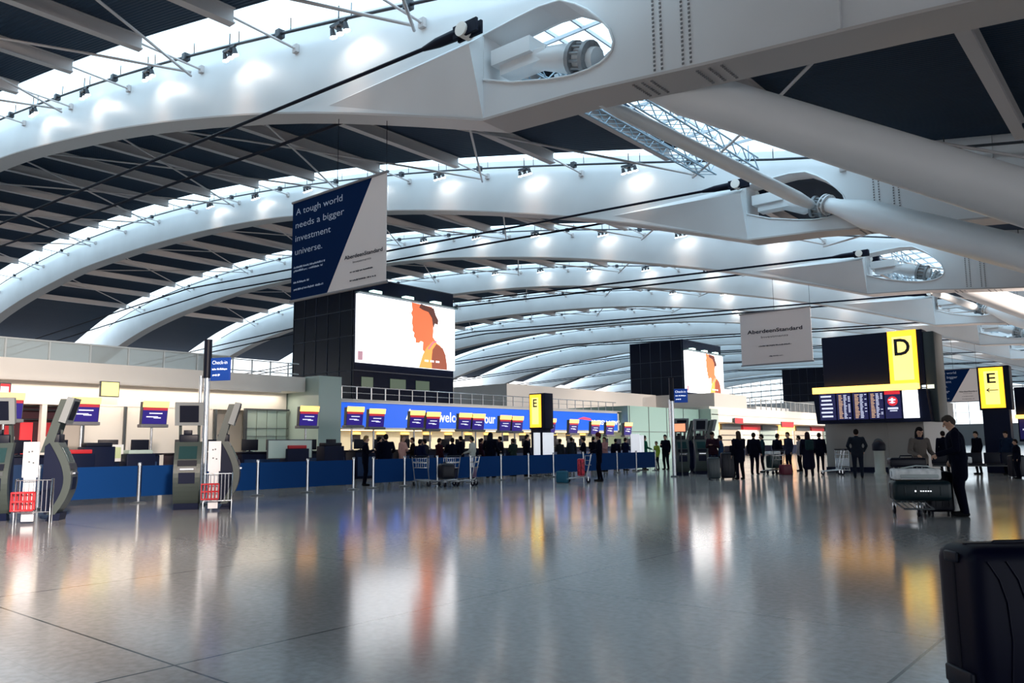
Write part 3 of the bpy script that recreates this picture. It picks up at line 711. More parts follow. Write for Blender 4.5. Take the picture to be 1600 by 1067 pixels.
# ================================================================ LEFT SHOPFRONT DETAILS
def small_sign(name, px0, px1, py0, py1, X, m, lab, txt=None, th=.12, tm=BDRK):
    a = at(px0, py1, 0, X); b = at(px1, py0, 0, X)
    o = thing(name, lab, 'sign', (X, a.y, a.z)); build('case', MB().bev((-th, -.04, -.04), (-.01, b.y - a.y + .04, b.z - a.z + .04), .01), DGREY, o)
    build('face', MB().box((-.01, 0, 0), (.01, b.y - a.y, b.z - a.z)), m, o)
    if txt:
        for k in txt: marks(((0, (b.y-a.y)*.15, (b.z-a.z)*(.62 - .34*k)), (0, 1, 0), (0, 0, 1)), tm, o, (b.y - a.y)*.7, (b.z-a.z)*.18, k)
    return o
small_sign('lit_wall_sign', 158, 186, 598, 618, -33.7, YELC, 'small lit yellow sign hanging under the cream fascia on the left', (0, 1), tm=mat('olive lettering', (.25, .28, .05), .6))
o = small_sign('lit_shop_sign', 0, 16, 600, 617, -31.5, REDL, 'small red and white lit sign at far left edge above the shop', None)
build('white_square', MB().box((.01, 0, .1), (.02, .25, .3)), WTXT, o)
small_sign('lit_wall_sign', 1149, 1161, 654, 661, -33.7, REDL, 'tiny red lit sign on the distant cream wall', None)
small_sign('lit_shop_sign', 1222, 1240, 660, 667, -33.87, REDL, 'red lit shop sign above the distant crowd', None)
# red shop at far left
t = thing('red_shop_display', 'red and dark shop display in the opening at far left behind the kiosks', 'display', (-36.6, at(0, 680, 0, -36.6).y - 3, 0))
y1 = at(98, 680, 0, -36.6).y - t.location.y
build('back_panel', MB().box((-.2, 0, 0), (0, y1, 3.15)), mat('dark maroon panel', (.05, .01, .02), .5), t)
r = random.Random(3)
for k in range(7):
    yy = .3 + k*(y1 - .6)/7; build('red_board', MB().box((0, yy, .9 + .3*r.random()), (.08, yy + .45, 2.2 + .6*r.random())), REDL if k % 2 else RED, t)
for k in range(4):
    yy = .5 + k*1.3; build('white_card', MB().box((.08, yy, 1.6), (.1, yy + .4, 1.9)), WHITE, t)
build('ceiling_rack', MB().tube([(.3, 0, 3.0), (.3, y1, 3.0)], .05, 6).tube([(.3, 0, 2.6), (.3, y1, 2.6)], .04, 6), RAIL, t)
# shops in the far stretch
rs = random.Random(11)
for k in range(10):
    yy = 72.5 + k*5.2
    cl = [mat('dim warm shop light', (.7, .5, .3), .5, emit=(1, .62, .3), es=.45), SHOPW, mat('dim white shop light', (.8, .8, .7), .5, emit=(.95, .9, .75), es=.45), GLASSG][k % 4]
    o = thing('shop_unit', f'distant lit shop opening under the cream fascia, number {k}', 'shop', (-36.9, yy, 0))
    o['label'] = 'distant lit shop opening under the far cream fascia behind the crowd'; o['group'] = 'distant shop openings'
    build('interior_panel', MB().box((-.05, 0, .9), (0, 4.4, 2.7)), cl, o); build('header', MB().box((0, 0, 2.7), (.3, 4.6, 3.25)), [YSTRIP, DGREY, RED, DGREY][k % 4], o)
    build('counter', MB().box((.3, .4, 0), (1.0, 3.8, 1.0)), NAVY, o); build('shelf', MB().box((0, .3, 1.6), (.3, 4.0, 1.66)).box((0, .3, 2.1), (.3, 4.0, 2.16)), DGREY, o)

# ================================================================ CHECK-IN COUNTERS AND DISPLAYS
SC_RED = mat('lit red screen band', (.2, .02, .03), .4, emit=(.6, .03, .05), es=.45); SC_PUR = mat('lit violet screen', (.006, .004, .04), .4, emit=(.012, .004, .12), es=.9)
def display():
    t = thing('check_in_display', 'x', 'display screen', (0, 0, 0), 0, 'displays on poles over the check-in desks')
    build('housing', MB().poly([(0, -.44, 2.25), (-.14, -.44, 2.25), (-.1, -.44, 3.02), (.1, -.44, 3.02)], (0, .88, 0)), DGREY, t)
    build('shelf', MB().bev((-.2, -.48, 2.16), (.12, .46, 2.27), .02), mat('mid grey shelf', (.2, .2, .22), .4), t)
    h = build('yellow_header', MB().poly([(.07, -.44, 2.84), (.11, -.44, 3.05), (.13, -.44, 3.05), (.09, -.44, 2.84)], (0, .90, 0)), YSTRIP, t)
    s = build('screen', MB().poly([(.01, -.42, 2.28), (.07, -.42, 2.83), (.08, -.42, 2.83), (.02, -.42, 2.28)], (0, .84, 0)), SC_PUR, t)
    build('red_band', MB().poly([(.065, -.42, 2.74), (.075, -.42, 2.83), (.09, -.42, 2.83), (.08, -.42, 2.74)], (0, .84, 0)), SC_RED, s)
    m = MB()
    for z, a, b in ((2.62, -.2, .25), (2.5, -.3, .1), (2.47, -.05, .2)): m.poly([(.06, a, z), (.065, a, z + .035), (.07, a, z + .035), (.065, a, z)], (0, b - a, 0))
    build('screen_lettering', m, SCRT, s)
    return t
ORD2 = ordinal + ['fourteenth', 'fifteenth']; d0 = display(); first = True
DPX = [(130, 640), (239, 645), (479, 650), (551, 650), (585, 653), (648, 655), (673, 657), (723, 658), (744, 659), (786, 661), (805, 662), (838, 664), (857, 665), (893, 666), (927, 668), (950, 669), (978, 670), (8, 634)]
for n, (x, y) in enumerate(DPX):
    p = at(x, y, 0, -27); o = d0 if first else dup(d0); first = False
    o.location = (-26.9, p.y, p.z - 2.66)
    o['label'] = ['yellow-topped display screen above the check-in desk, first right of the left kiosks', 'yellow-topped display screen on a pole, just left of the tall steel beacon', 'yellow-topped display screen on a pole in front of the green glass pier', 'yellow-topped display screen, first in front of the blue fascia sign', 'yellow-topped display screen, second in front of the blue fascia sign'][n] if n < 5 else ('yellow-topped display screen at far left edge behind the left kiosk' if n == 17 else f'yellow-topped display screen in the row before the blue sign, {ORD2[n-2]} along it')
    build('pole', MB().tube([(-.15, 0, 1.195 - o.location.z), (-.15, 0, 2.3)], .04, 8).box((-.22, -.07, 1.195 - o.location.z), (-.08, .07, 1.22 - o.location.z)), CHROME, o)
def desk():
    t = thing('check_in_desk', 'x', 'counter', (0, 0, 0), 0, 'x')
    build('body', MB().bev((-.75, -1.05, 0), (0, 1.05, 1.14), .02), NAVY, t)
    build('worktop', MB().bev((-.8, -1.1, 1.14), (.06, 1.1, 1.20), .015), BLACK, t)
    build('front_panel', MB().box((0, -.95, .12), (.02, .95, .92)), mat('deep blue counter front', (.01, .04, .12), .4), t)
    return t
def monitor():
    t = thing('desk_monitor', 'x', 'monitor', (0, 0, 0), 0, 'x')
    build('base', MB().lathe((0, 0, 0), [(.12, 0), (.12, .015), (.03, .03), (.03, .15)], 12), BLACK, t)
    build('panel', MB().bev((-.03, -.30, .05), (.03, .30, .46), .01), BLACK, t)
    return t
k0 = desk(); m0 = monitor(); first = True
ys = [4.6, 7.1, 9.7, 12.3, 14.9, 17.5, 20.2] + [22.8 + 2.55*k for k in range(9)]
for n, y in enumerate(ys):
    o = k0 if first else dup(k0); o.location = (-26.7, y, 0)
    seg = 'left of the entry gap' if n < 7 else 'before the blue sign'
    o['label'] = f'dark check-in desk behind the blue barriers, {seg}'; o['group'] = f'check-in desks {seg}'
    for q, dy in enumerate((-.55, .5)):
        m = m0 if first else dup(m0); first = False
        m.location = (-27.0, y + dy, 1.20); m.rotation_euler = (0, 0, pi + random.uniform(-.4, .4)); m['label'] = f'small black monitor on a check-in desk {seg}'; m['group'] = f'desk monitors {seg}'
# back row of small screens under the fascia
def backscreen():
    t = thing('counter_screen', 'small dark screen with yellow header on the back wall under the blue sign', 'display screen', (0, 0, 0), 0, 'back wall screens')
    build('panel', MB().bev((-.06, -.35, -.25), (0, .35, .2), .01), BLACK, t); build('header', MB().box((-.02, -.35, .2), (.01, .35, .33)), YSTRIP, t)
    return t
b0 = backscreen()
for k in range(15):
    o = b0 if k == 0 else dup(b0); o.location = (-38.545, 27.4 + 2.0*k, 1.88)
# cluttered desktop items
small_sign('glass_screen', 419, 487, 688, 716, -24.5, GLASSG, 'pale green frosted glass screen standing over the barrier', None, th=.05)
o = thing('card_stand', 'small white framed card stand on the left check-in desk', 'sign', at(176, 716, 0, -25.5)); a = o.location
o.location = (a.x, a.y, 1.08) if False else a
build('frame', MB().box((0, -.3, -.1), (.04, .3, .42)), WHITE, o); build('card', MB().box((.04, -.22, 0), (.05, .22, .34)), mat('pale lime card', (.6, .7, .4), .5), o); build('stand_foot', MB().box((-.02, -.05, -a.z), (.02, .05, -.1)), DGREY, o)
for n, (x, X, h, c, lab) in enumerate(((150, -25.2, 1.55, BLACK, 'black printer box on the left desk'), (118, -25.0, 1.35, RED, 'low red box on the desk beside left kiosk'), (215, -25.3, 1.32, GLASSG, 'pale green box on the left desk'), (460, -24.6, 1.42, RED, 'small red box above the barrier'), (516, -24.6, 1.5, BLACK, 'dark equipment box above barrier near the entry gap'))):
    p = at(x, 720, 0, X)
    o = thing('desk_cabinet', lab, 'cabinet', (X, p.y, 0)); build('body', MB().bev((-.25, -.45, 0), (.25, .45, h - .12), .02), NAVY, o); build('top_unit', MB().bev((-.2, -.38, h - .12), (.2, .38, h), .02), c, o)

# ================================================================ BELT BARRIERS
def post():
    t = thing('barrier_post', 'x', 'post', (0, 0, 0), 0, 'x')
    build('base', MB().lathe((0, 0, 0), [(.19, 0), (.19, .015), (.15, .03), (.04, .045)], 20), DGREY, t)
    build('pole', MB().tube([(0, 0, .04), (0, 0, .93)], .032, 12), CHROME, t)
    build('head', MB().lathe((0, 0, .93), [(.04, 0), (.042, .06), (.03, .085)], 12), CHROME, t)
    return t
bp0 = post(); first = True
lineA = [at(x, 760, 0, -20.3).y for x in (402, 480, 552)]; lineA = [at(x, 760, 0, -20.3).y for x in (60, 217)] + [at(x, 760, 0, -20.3).y for x in (330,)] + lineA
lineB = [at(x, 752, 0, -20.4).y for x in (583, 632, 683, 735, 783, 826, 865, 912, 965, 995, 1025)]
for n, (L, X, seg) in enumerate(((lineA, -20.3, 'left of the entry gap'), (lineB, -20.4, 'right of the entry gap'))):
    for j, y in enumerate(L):
        o = bp0 if first else dup(bp0); first = False; o.location = (X, y, 0)
        o['label'] = f'chrome barrier post with round base in the row {seg}'; o['group'] = f'barrier posts {seg}'
        if j:
            y0 = L[j-1]
            c = build('queue_barrier', MB().box((-.012, 0, 0), (.012, y - y0 - .12, .76)), BARR, loc=(X, y0 + .06, .17)); tag(c, f'blue fabric barrier panel stretched between chrome posts {seg}', 'barrier', f'blue barrier panels {seg}')
# white upright signs behind barriers
for x0, x1, y0, y1, lab in ((835, 843, 676, 711, 'narrow white upright sign behind the barriers under the E totem'), (987, 998, 678, 709, 'white upright sign board behind the barriers near the green glass wall'), (1001, 1005, 680, 709, 'thin white upright sign beside the green wall'), (849, 864, 676, 696, 'white lit screen behind the barriers right of the E totem')):
    X = -21.2; a = at(x0, y1, 0, X); b = at(x1, y0, 0, X)
    o = thing('upright_sign', lab, 'sign', (X, a.y, 0)); build('board', MB().bev((-.04, 0, .75), (.04, b.y - a.y, b.z), .01), mat('lit white board', (.9, .9, .9), .5, emit=(.9, .92, 1), es=.3), o); build('stand', MB().box((-.2, (b.y-a.y)/2 - .03, 0), (.2, (b.y-a.y)/2 + .03, .05)).box((-.02, (b.y-a.y)/2 - .03, 0), (.02, (b.y-a.y)/2 + .03, .8)), DGREY, o)

# ================================================================ SELF-SERVICE KIOSKS
NAVYK = mat('kiosk navy side', (.002, .006, .028), .5, spec=.2); SCRK = mat('kiosk dark teal screen', (.02, .055, .06), .15)
fx = lambda z: .30 * math.sin(pi * min(1, max(0, z / 1.5)) ** .95) - .06 + .05 * z       # bulging front curve
def kiosk():
    t = thing('check_in_kiosk', 'x', 'kiosk', (0, 0, 0), 0, 'x')
    zz = [.12 + 1.38 * k / 14 for k in range(15)]
    fr = [(fx(z), z) for z in zz]; bk = [(fx(z) - .13 - .03*abs(z - .75), z) for z in zz]
    sh = MB()
    for y0 in (-.28,):
        n = len(fr); vs = []
        for (a, z), (b, z2) in zip(fr, bk): vs += [(a, y0, z), (a, -y0, z), (b, -y0, z2), (b, y0, z2)]
        fs = []
        for i in range(n - 1):
            p = 4*i; q = p + 4; fs += [(p, p+1, q+1, q), (p+1, p+2, q+2, q+1), (p+2, p+3, q+3, q+2), (p+3, p, q, q+3)]
        fs += [(0, 3, 2, 1), (4*n-4, 4*n-3, 4*n-2, 4*n-1)]; sh.add(vs, fs)
    build('curved_shell', sh, KGREY, t)
    body = MB(); pts = [(b + .01, z) for b, z in bk] + [(-.22, 1.42), (-.24, .3), (-.16, .12)]
    body.poly([(a, -.24, z) for a, z in pts], (0, .48, 0)); build('body', body, NAVYK, t)
    build('foot', MB().poly([(-.05, -.26, .14), (.12, -.26, .14), (.10, -.26, 0), (-.14, -.26, 0)], (0, .52, 0)), NAVYK, t)
    def onfront(z0, z1, y0, y1, m, nm, d=.012):
        return build(nm, MB().poly([(fx(z0) + d, y0, z0), (fx(z1) + d, y0, z1), (fx(z1) - .01, y0, z1), (fx(z0) - .01, y0, z0)], (0, y1 - y0, 0)), m, t)
    onfront(1.12, 1.40, -.19, .19, SCRK, 'touch_screen'); onfront(.97, 1.09, -.20, .20, BLACK, 'reader_panel', .03)
    s = onfront(.86, .94, -.19, .19, DGREY, 'slot_panel'); build('ticket_slot', MB().box((fx(.9) + .01, -.14, .88), (fx(.9) + .05, .14, .91)), CHROME, s)
    onfront(.58, .82, -.17, .17, NAVYK, 'lower_panel')
    nk = MB()
    for y in (-.22, .17): nk.poly([(-.30, y, 1.30), (-.12, y, 1.30), (.14, y, 2.34), (-.0, y, 2.34)], (0, .05, 0))
    build('neck', nk, KGREY, t)
    hd = build('monitor_head', MB().poly([(.0, -.30, 1.90), (.12, -.30, 1.86), (.26, -.30, 2.36), (.14, -.30, 2.38)], (0, .60, 0)), mat('kiosk mid grey head', (.22, .24, .25), .4), t)
    build('monitor', MB().poly([(.128, -.2, 1.93), (.142, -.2, 1.93), (.256, -.2, 2.30), (.242, -.2, 2.30)], (0, .40, 0)), BLACK, hd)
    eq = MB(); eq.bev((-.22, -.2, 1.48), (.02, .2, 1.66), .02); eq.bev((-.18, -.12, 1.66), (-.02, .05, 1.76), .01)
    build('camera_unit', eq, BLACK, t)
    return t
def gauge():
    t = thing('bag_size_gauge', 'x', 'bag gauge', (0, 0, 0), 0, 'x')
    build('sign_board', MB().box((-.02, -.13, .85), (.02, .13, 1.5)).box((-.015, -.10, .05), (.015, .10, .85)), mat('white notice board', (.8, .8, .84), .5), t)
    mk = MB()
    for y, z in ((-.04, 1.12), (.03, 1.1), (-.05, 1.3), (.0, 1.31)): mk.box((.02, y, z), (.024, y + .03, z + .03))
    build('pictogram', mk, DGREY, t)
    c = MB()
    for z in (.22, .8): c.tube([(.12, -.2, z), (.12, .38, z)], .01, 6)
    for k in range(9): c.tube([(.12, -.2 + k*.0725, .22), (.12, -.2 + k*.0725, .8)], .007, 5)
    for y in (-.2, .38): c.tube([(.12, y, 0), (.12, y, .82), (-.1, y, .82), (-.1, y, 0)], .012, 6)
    build('wire_frame', c, CHROME, t)
    c = MB()
    for x in (.20, .05):
        for k in range(6): c.tube([(x, -.24 + k*.07, .26), (x, -.24 + k*.07, .58)], .013, 5)
    for z in (.26, .42, .58): c.tube([(.20, -.24, z), (.20, .11, z), (.05, .11, z), (.05, -.24, z), (.20, -.24, z)], .016, 6)
    c.box((.05, -.24, .25), (.20, .11, .27)); build('red_basket', c, RED, t)
    return t
def beacon(sign_px=True):
    t = thing('beacon_column', 'x', 'column', (0, 0, 0), 0, 'x')
    build('base', MB().lathe((0, 0, 0), [(.16, 0), (.16, .03), (.07, .06)], 18), DGREY, t)
    build('steel_pole', MB().tube([(0, 0, .03), (0, 0, 3.1)], .075, 16).tube([(-.1, -.1, 1.6), (-.1, -.1, 3.1)], .04, 10), CHROME, t)
    build('dark_top', MB().tube([(0, 0, 3.05), (0, 0, 3.97)], .095, 16).tube([(0, 0, 3.97), (0, 0, 4.0)], .10, 16).tube([(0, 0, 3.5), (0, 0, 3.52)], .098, 16), BLACK, t)
    s = build('sign_panel', MB().bev((.10, -.02, 2.98), (.64, .03, 3.54), .01), SIGNB, t)
    text('Check-in', ((.15, -.024, 3.38), (1, 0, 0), (0, 0, 1)), WTXT, s, width=.42, height=.09, depth=.003)
    marks(((.15, -.02, 3.24), (1, 0, 0), (0, 0, 1)), WTXT, s, .42, .045, 3); marks(((.15, -.02, 3.10), (1, 0, 0), (0, 0, 1)), WTXT, s, .22, .045, 4)
    return t
kk = kiosk(); gg = gauge(); bb = beacon()
first = True
SITES = [('of the left cluster', (-12, 814), (88, 812), (42, 819), None, 0), ('of the cluster beside the tall beacon', (291, 796), (353, 794), (332, 798), (316, 789), 0),
         ('of the distant cluster', (1066, 743), (1084, 740), (1076, 737), (1054, 745), -14), ('of the farther distant cluster', (1096, 741), (1112, 739.5), (1105, 741), None, -14)]
for n, (nm, a, b, c, d, da) in enumerate(SITES):
    for q, ang, who in ((a, -33, 'screen facing the open floor'), (b, 56, 'seen side on, leaning right')):
        o = kk if first else dup(kk); first = False
        o.location = gnd(*q); o.rotation_euler = (0, 0, radians(ang + da)); o['label'] = f'grey curved self-service kiosk {nm}, {who}'; o['group'] = f'kiosks {nm}'
    if n == 3: continue
    o = gg if n == 0 else dup(gg); o.location = gnd(*c); o.rotation_euler = (0, 0, radians(-30)); o['label'] = f'wire bag gauge with red basket and white notice, {nm}'; o['group'] = 'bag gauges'
    if d:
        o = bb if n == 1 else dup(bb); o.location = gnd(*d); o['label'] = 'tall steel beacon column with blue hanging sign among near kiosks' if n == 1 else 'distant steel beacon column with small blue sign'; o['group'] = 'beacon columns'
        o.rotation_euler = (0, 0, radians(25))
C3 = gnd(1066, 743)
p = at(1063, 668, 1, C3.y - .5)
o = thing('kiosk_header_screen', 'small lit orange screen above the distant kiosks', 'display screen', (p.x, p.y, p.z)); build('panel', MB().bev((-.28, -.03, -.2), (.28, .03, .2), .01), DGREY, o); build('lit_face', MB().box((-.24, -.04, -.16), (.24, -.03, .16)), mat('lit salmon panel', (.9, .5, .35), .4, emit=(1, .30, .14), es=.6), o); build('stem', MB().tube([(0, .02, -.2), (0, .02, -p.z)], .03, 8), DGREY, o)

# ================================================================ PEOPLE
SKIN = mat('light skin', (.55, .32, .22), .6); SKIND = mat('tan skin', (.30, .16, .10), .6)
def cloth(n, c): return mat(n, tuple(min(q, 1) for q in c), .9, spec=.08)
def caps_mesh(segs, vox, mats, names, smooth=2):
    """one continuous surface grown over tapered limbs; segs: (a, b, ra, rb, material index, squash)"""
    mb = MB()
    for a, b, ra, rb, mi, sq in segs:
        a, b = Vector(a), Vector(b); d = b - a; n = 10
        if d.length < 1e-4: d = Vector((0, 0, 1e-3))
        u = d.normalized(); pts = []; rs = []
        for k in range(4): t = pi/2*k/4; pts.append(a - u*ra*cos(t)); rs.append(max(.002, ra*sin(t)))
        pts.append(a); rs.append(ra); pts.append(b); rs.append(rb)
        for k in range(1, 5): t = pi/2*k/4; pts.append(b + u*rb*sin(t)); rs.append(max(.002, rb*cos(t)))
        s0 = len(mb.v); mb.tube(pts, rs, 12)
        if sq != 1:
            m = (a + b)/2
            for q in range(s0, len(mb.v)):
                v = mb.v[q]; mb.v[q] = (v[0], m.y + (v[1] - m.y)*sq, v[2])
    me = bpy.data.meshes.new('tmp'); me.from_pydata(mb.v, [], mb.f); o = bpy.data.objects.new('tmp', me); COL.objects.link(o)
    r = o.modifiers.new('r', 'REMESH'); r.mode = 'VOXEL'; r.voxel_size = vox; r.use_smooth_shade = True
    s = o.modifiers.new('s', 'SMOOTH'); s.factor = .5; s.iterations = smooth
    out = bpy.data.meshes.new_from_object(o.evaluated_get(bpy.context.evaluated_depsgraph_get()))
    bpy.data.objects.remove(o); bpy.data.meshes.remove(me)
    n = len(out.polygons); c = np.empty(n*3); out.polygons.foreach_get('center', c); c = c.reshape(-1, 3)
    best = np.full(n, 1e9); mi = np.zeros(n, int)
    for a, b, ra, rb, m, sq in segs:
        a = np.array(a, float); b = np.array(b, float); d = b - a; L = max(1e-9, d @ d)
        t = np.clip((c - a) @ d / L, 0, 1); dist = np.linalg.norm(c - a - t[:, None]*d, axis=1) - (ra + (rb - ra)*t)
        k = dist < best; best[k] = dist[k]; mi[k] = m
    out.materials.clear()
    for m in mats: out.materials.append(m)
    out.polygons.foreach_set('material_index', mi.astype(np.int32)); out.polygons.foreach_set('use_smooth', np.ones(n, bool)); out.update()
    return out
def arm_pts(side, pose):
    s = -1 if side == 'L' else 1; sh = Vector((.185*s, 0, 1.42))
    P = {'down': ((.235, -.02, 1.14), (.245, .06, .89)), 'hold': ((.25, .0, 1.15), (.19, .30, 1.06)), 'phone': ((.22, .06, 1.16), (.06, .27, 1.24)),
         'pocket': ((.28, -.05, 1.16), (.20, .08, .96)), 'fold': ((.25, .08, 1.16), (-.02, .21, 1.18)), 'ear': ((.28, .12, 1.28), (.13, .06, 1.55)), 'pull': ((.24, -.12, 1.16), (.25, -.22, .93)), 'reach': ((.24, .2, 1.22), (.16, .46, 1.12))}[pose]
    return sh, Vector((P[0][0]*s, P[0][1], P[0][2])), Vector((P[1][0]*s, P[1][1], P[1][2]))
def person(x, y, face, label, coat=(.01, .013, .025), trousers=(.01, .012, .02), skin=None, hair=(.015, .01, .01), h=1.75, arms=('down', 'down'), coatlen=.82, hairlen=0, tilt=0, stride=.0, near=False, wide=1.0, hat=None, scarf=None, lower_hidden=False, group=None, lean=0):
    """face = heading in degrees, 0 looks along +X"""
    t = thing('person', label, 'person', (x, y, 0), radians(face - 90), group)
    K = h/1.75; skin = skin or SKIN; V = .009 if near else .018
    C = cloth('coat cloth %.3f %.3f %.3f' % coat, coat); T = cloth('trouser cloth %.3f %.3f %.3f' % trousers, trousers)
    S_ = []; A = lambda a, b, ra, rb, m, sq=1: S_.append((Vector(a)*K, Vector(b)*K, ra*K, rb*K, m, sq))
    W = wide; fwd = Vector((0, lean, 0))
    for s in (-1, 1):
        k = s*stride; hip = (.09*s*W, 0, .92); kn = (.10*s*W, .03 + k*.5, .50); an = (.105*s*W, -.03 + k, .09)
        A(hip, kn, .095*W, .064*W**1.4, 1); A(kn, an, .064*W**1.4, .047*W**1.4, 1)
        A((.105*s*W, -.06 + k, .04), (.115*s*W, .13 + k, .032), .042, .034, 2); A(an, (.105*s*W, -.03 + k, .05), .045, .045, 2)
    A((-.06*W, 0, .96), (.06*W, 0, .96), .125*W, .125*W, 1, .85)
    A((0, 0, 1.0), (0, lean*.4, 1.18), .13*W, .135*W, 0, .82); A((-.05*W, lean*.8, 1.28), (.05*W, lean*.8, 1.28), .135*W, .135*W, 0, .78); A((-.12*W, lean, 1.41), (.12*W, lean, 1.41), .072, .072, 0)
    hc = Vector((0, lean + .025 + tilt*.07, 1.625 - abs(tilt)*.02))
    A((0, lean, 1.45), hc - Vector((0, .02, .07)), .055, .052, 3)
    fw = Vector((0, cos(tilt*.9), -sin(tilt*.9))); up = Vector((0, sin(tilt*.9), cos(tilt*.9)))
    A(hc + up*.035, hc - up*.015 - fw*.01, .083, .080, 3); A(hc - up*.02 + fw*.02, hc - up*.075 + fw*.03, .062, .042, 3)
    A(hc - up*.095 + fw*.045, hc - up*.095 + fw*.055, .026, .022, 3)                         # chin
    A(hc + up*.015 + fw*.088, hc - up*.028 + fw*.108, .010, .015, 3)                         # nose
    A(hc - up*.062 + fw*.082 - Vector((.014, 0, 0)), hc - up*.062 + fw*.082 + Vector((.014, 0, 0)), .010, .010, 3)   # lips
    for s in (-1, 1):
        A(hc + Vector((.080*s, 0, 0)) - fw*.01 + up*.01, hc + Vector((.078*s, 0, 0)) - fw*.01 - up*.025, .016, .012, 3)
        A(hc + Vector((.03*s, 0, 0)) + fw*.07 + up*.028, hc + Vector((.045*s, 0, 0)) + fw*.062 + up*.026, .016, .014, 3)
    for side, ps in zip('LR', arms):
        s = -1 if side == 'L' else 1
        sh, el, wr = arm_pts(side, ps); sh = Vector((sh.x*W, sh.y + lean, sh.z)); el = Vector((el.x*W, el.y + lean*.8, el.z)); wr = Vector((wr.x*W, wr.y + lean*.7, wr.z))
        A(sh, el, .062, .050, 0); A(el, wr, .050, .036, 0)
        d = (wr - el).normalized(); acr = d.cross(Vector((0, 0, 1)) if abs(d.z) < .8 else Vector((0, 1, 0))).normalized(); nrm = acr.cross(d)
        if nrm.z > 0: nrm = -nrm
        hr = wr + d*.035
        A(hr - acr*.014, hr + d*.045 - acr*.018, .017, .015, 3); A(hr + acr*.014, hr + d*.045 + acr*.018, .017, .015, 3); A(wr - d*.01, hr, .026, .022, 3)
        cl = .5 if ps in ('down', 'ear', 'fold') else 1.0
        for q, ln in ((-1.5, .062), (-.5, .074), (.5, .078), (1.5, .070)):
            k0 = hr + d*.05 + acr*.0185*q*(1.1); k1 = k0 + (d*(1 - .4*cl) + nrm*.7*cl).normalized()*ln*.45; k2 = k1 + (d*(1 - cl) + nrm*1.2*cl + d*.1).normalized()*ln*.45
            A(k0, k1, .0088, .0082, 3); A(k1, k2, .0082, .0072, 3)
        th = hr - acr*.026*s*-1; A(th - d*.01, th + d*.03 + nrm*.02 + acr*.012*s, .011, .009, 3); A(th + d*.03 + nrm*.02 + acr*.012*s, th + d*.052 + nrm*.034, .009, .008, 3)
    SH = cloth('shoe leather', (.01, .01, .012))
    me = caps_mesh(S_, V*K, [C, T, SH, skin], None); b = link('body', me); b.parent = t
    # coat over torso and hips
    S_ = []
    if coatlen is not None:
        lo = coatlen
        A((-.055*W, 0, 1.0), (.055*W, 0, 1.0), .14*W, .14*W, 0, .85); A((0, lean*.4, 1.0), (0, lean*.8, 1.3), .152*W, .158*W, 0, .82); A((-.115*W, lean, 1.395), (.115*W, lean, 1.395), .085, .085, 0)
        for s in (-1, 1): A((.075*s*W, 0, .98), (.085*s*W, s*stride*(1-lo)*.5, lo), .115*W, .105*W + (.03 if lo < .6 else 0), 0, .95); 
        A((0, 0, 1.0), (0, 0, lo), .10*W, .10*W + (.03 if lo < .6 else 0), 0)
        A((0, lean - .02, 1.46), (0, lean - .01, 1.475), .07, .07, 0)
        for side, ps in zip('LR', arms):
            sh, el, wr = arm_pts(side, ps); sh = Vector((sh.x*W, sh.y + lean, sh.z)); el = Vector((el.x*W, el.y + lean*.8, el.z)); wr = Vector((wr.x*W, wr.y + lean*.7, wr.z))
            A(sh, el, .070, .058, 0); A(el, wr - (wr - el)*.04, .058, .045, 0)
        b = link('coat', caps_mesh(S_, V*1.3*K, [C], None)); b.parent = t
    # hair or hat
    S_ = []; hm = cloth('hair %.3f' % hair[0] + '%.3f' % hair[1], hair)
    A(hc + up*.055 - fw*.012, hc + up*.0 - fw*.035, .088, .082, 0); A(hc + up*.075 + fw*.03, hc + up*.065 - fw*.02, .06, .07, 0)
    for s in (-1, 1): A(hc + Vector((.052*s, 0, 0)) + up*.05 + fw*.005, hc + Vector((.055*s, 0, 0)) + up*.0 - fw*.03, .04, .035, 0)
    if hairlen: A(hc - fw*.05, hc - fw*.07 - Vector((0, 0, hairlen)), .08, .06, 0)
    if hairlen:
        for s in (-1, 1): A(hc + Vector((.06*s, 0, .02)) - fw*.02, hc + Vector((.075*s, 0, -hairlen*.9)) - fw*.03, .04, .035, 0)
    b = link('hair', caps_mesh(S_, .012*K, [hm], None)); b.parent = t
    if hat:
        S_ = []; A(hc + up*.07 - fw*.01, hc + up*.05 - fw*.02, .105, .108, 0)
        if hat[1] == 'hood': A(hc - fw*.03, hc - fw*.05 - up*.1, .115, .12, 0)
        b = link('hat', caps_mesh(S_, .014*K, [cloth('hat cloth %.2f' % hat[0][0], hat[0])], None)); b.parent = t
    if scarf:
        S_ = []
        for a in range(8): q = a*pi/4; q2 = q + pi/4; A((.075*cos(q), lean + .075*sin(q), 1.475), (.075*cos(q2), lean + .075*sin(q2), 1.475), .035, .035, 0)
        b = link('scarf', caps_mesh(S_, .014, [cloth('scarf cloth', scarf)], None)); b.parent = t
    if near:
        for s in (-1, 1):
            e = MB().ball((hc + Vector((.033*s, 0, 0)) + fw*.079 + up*.012)*K, .011*K, 8); e = build('eye', e, mat('dark eye', (.02, .012, .01), .2), t)
    return t
toward = lambda x, y: math.degrees(math.atan2(-y, -x))
BLK = (.002, .003, .011); NVY = (.003, .006, .028)
pp = gnd(1505, 806)
person(pp.x, pp.y, 195, 'person in long black coat, head bowed, standing beside the luggage trolley', BLK, BLK, arms=('hold', 'pocket'), hair=(.06, .05, .045), coatlen=.70, tilt=.45, near=True, wide=1.22, h=1.80, lean=.05)
tp = gnd(1422, 806)
q = gnd(1443, 779)
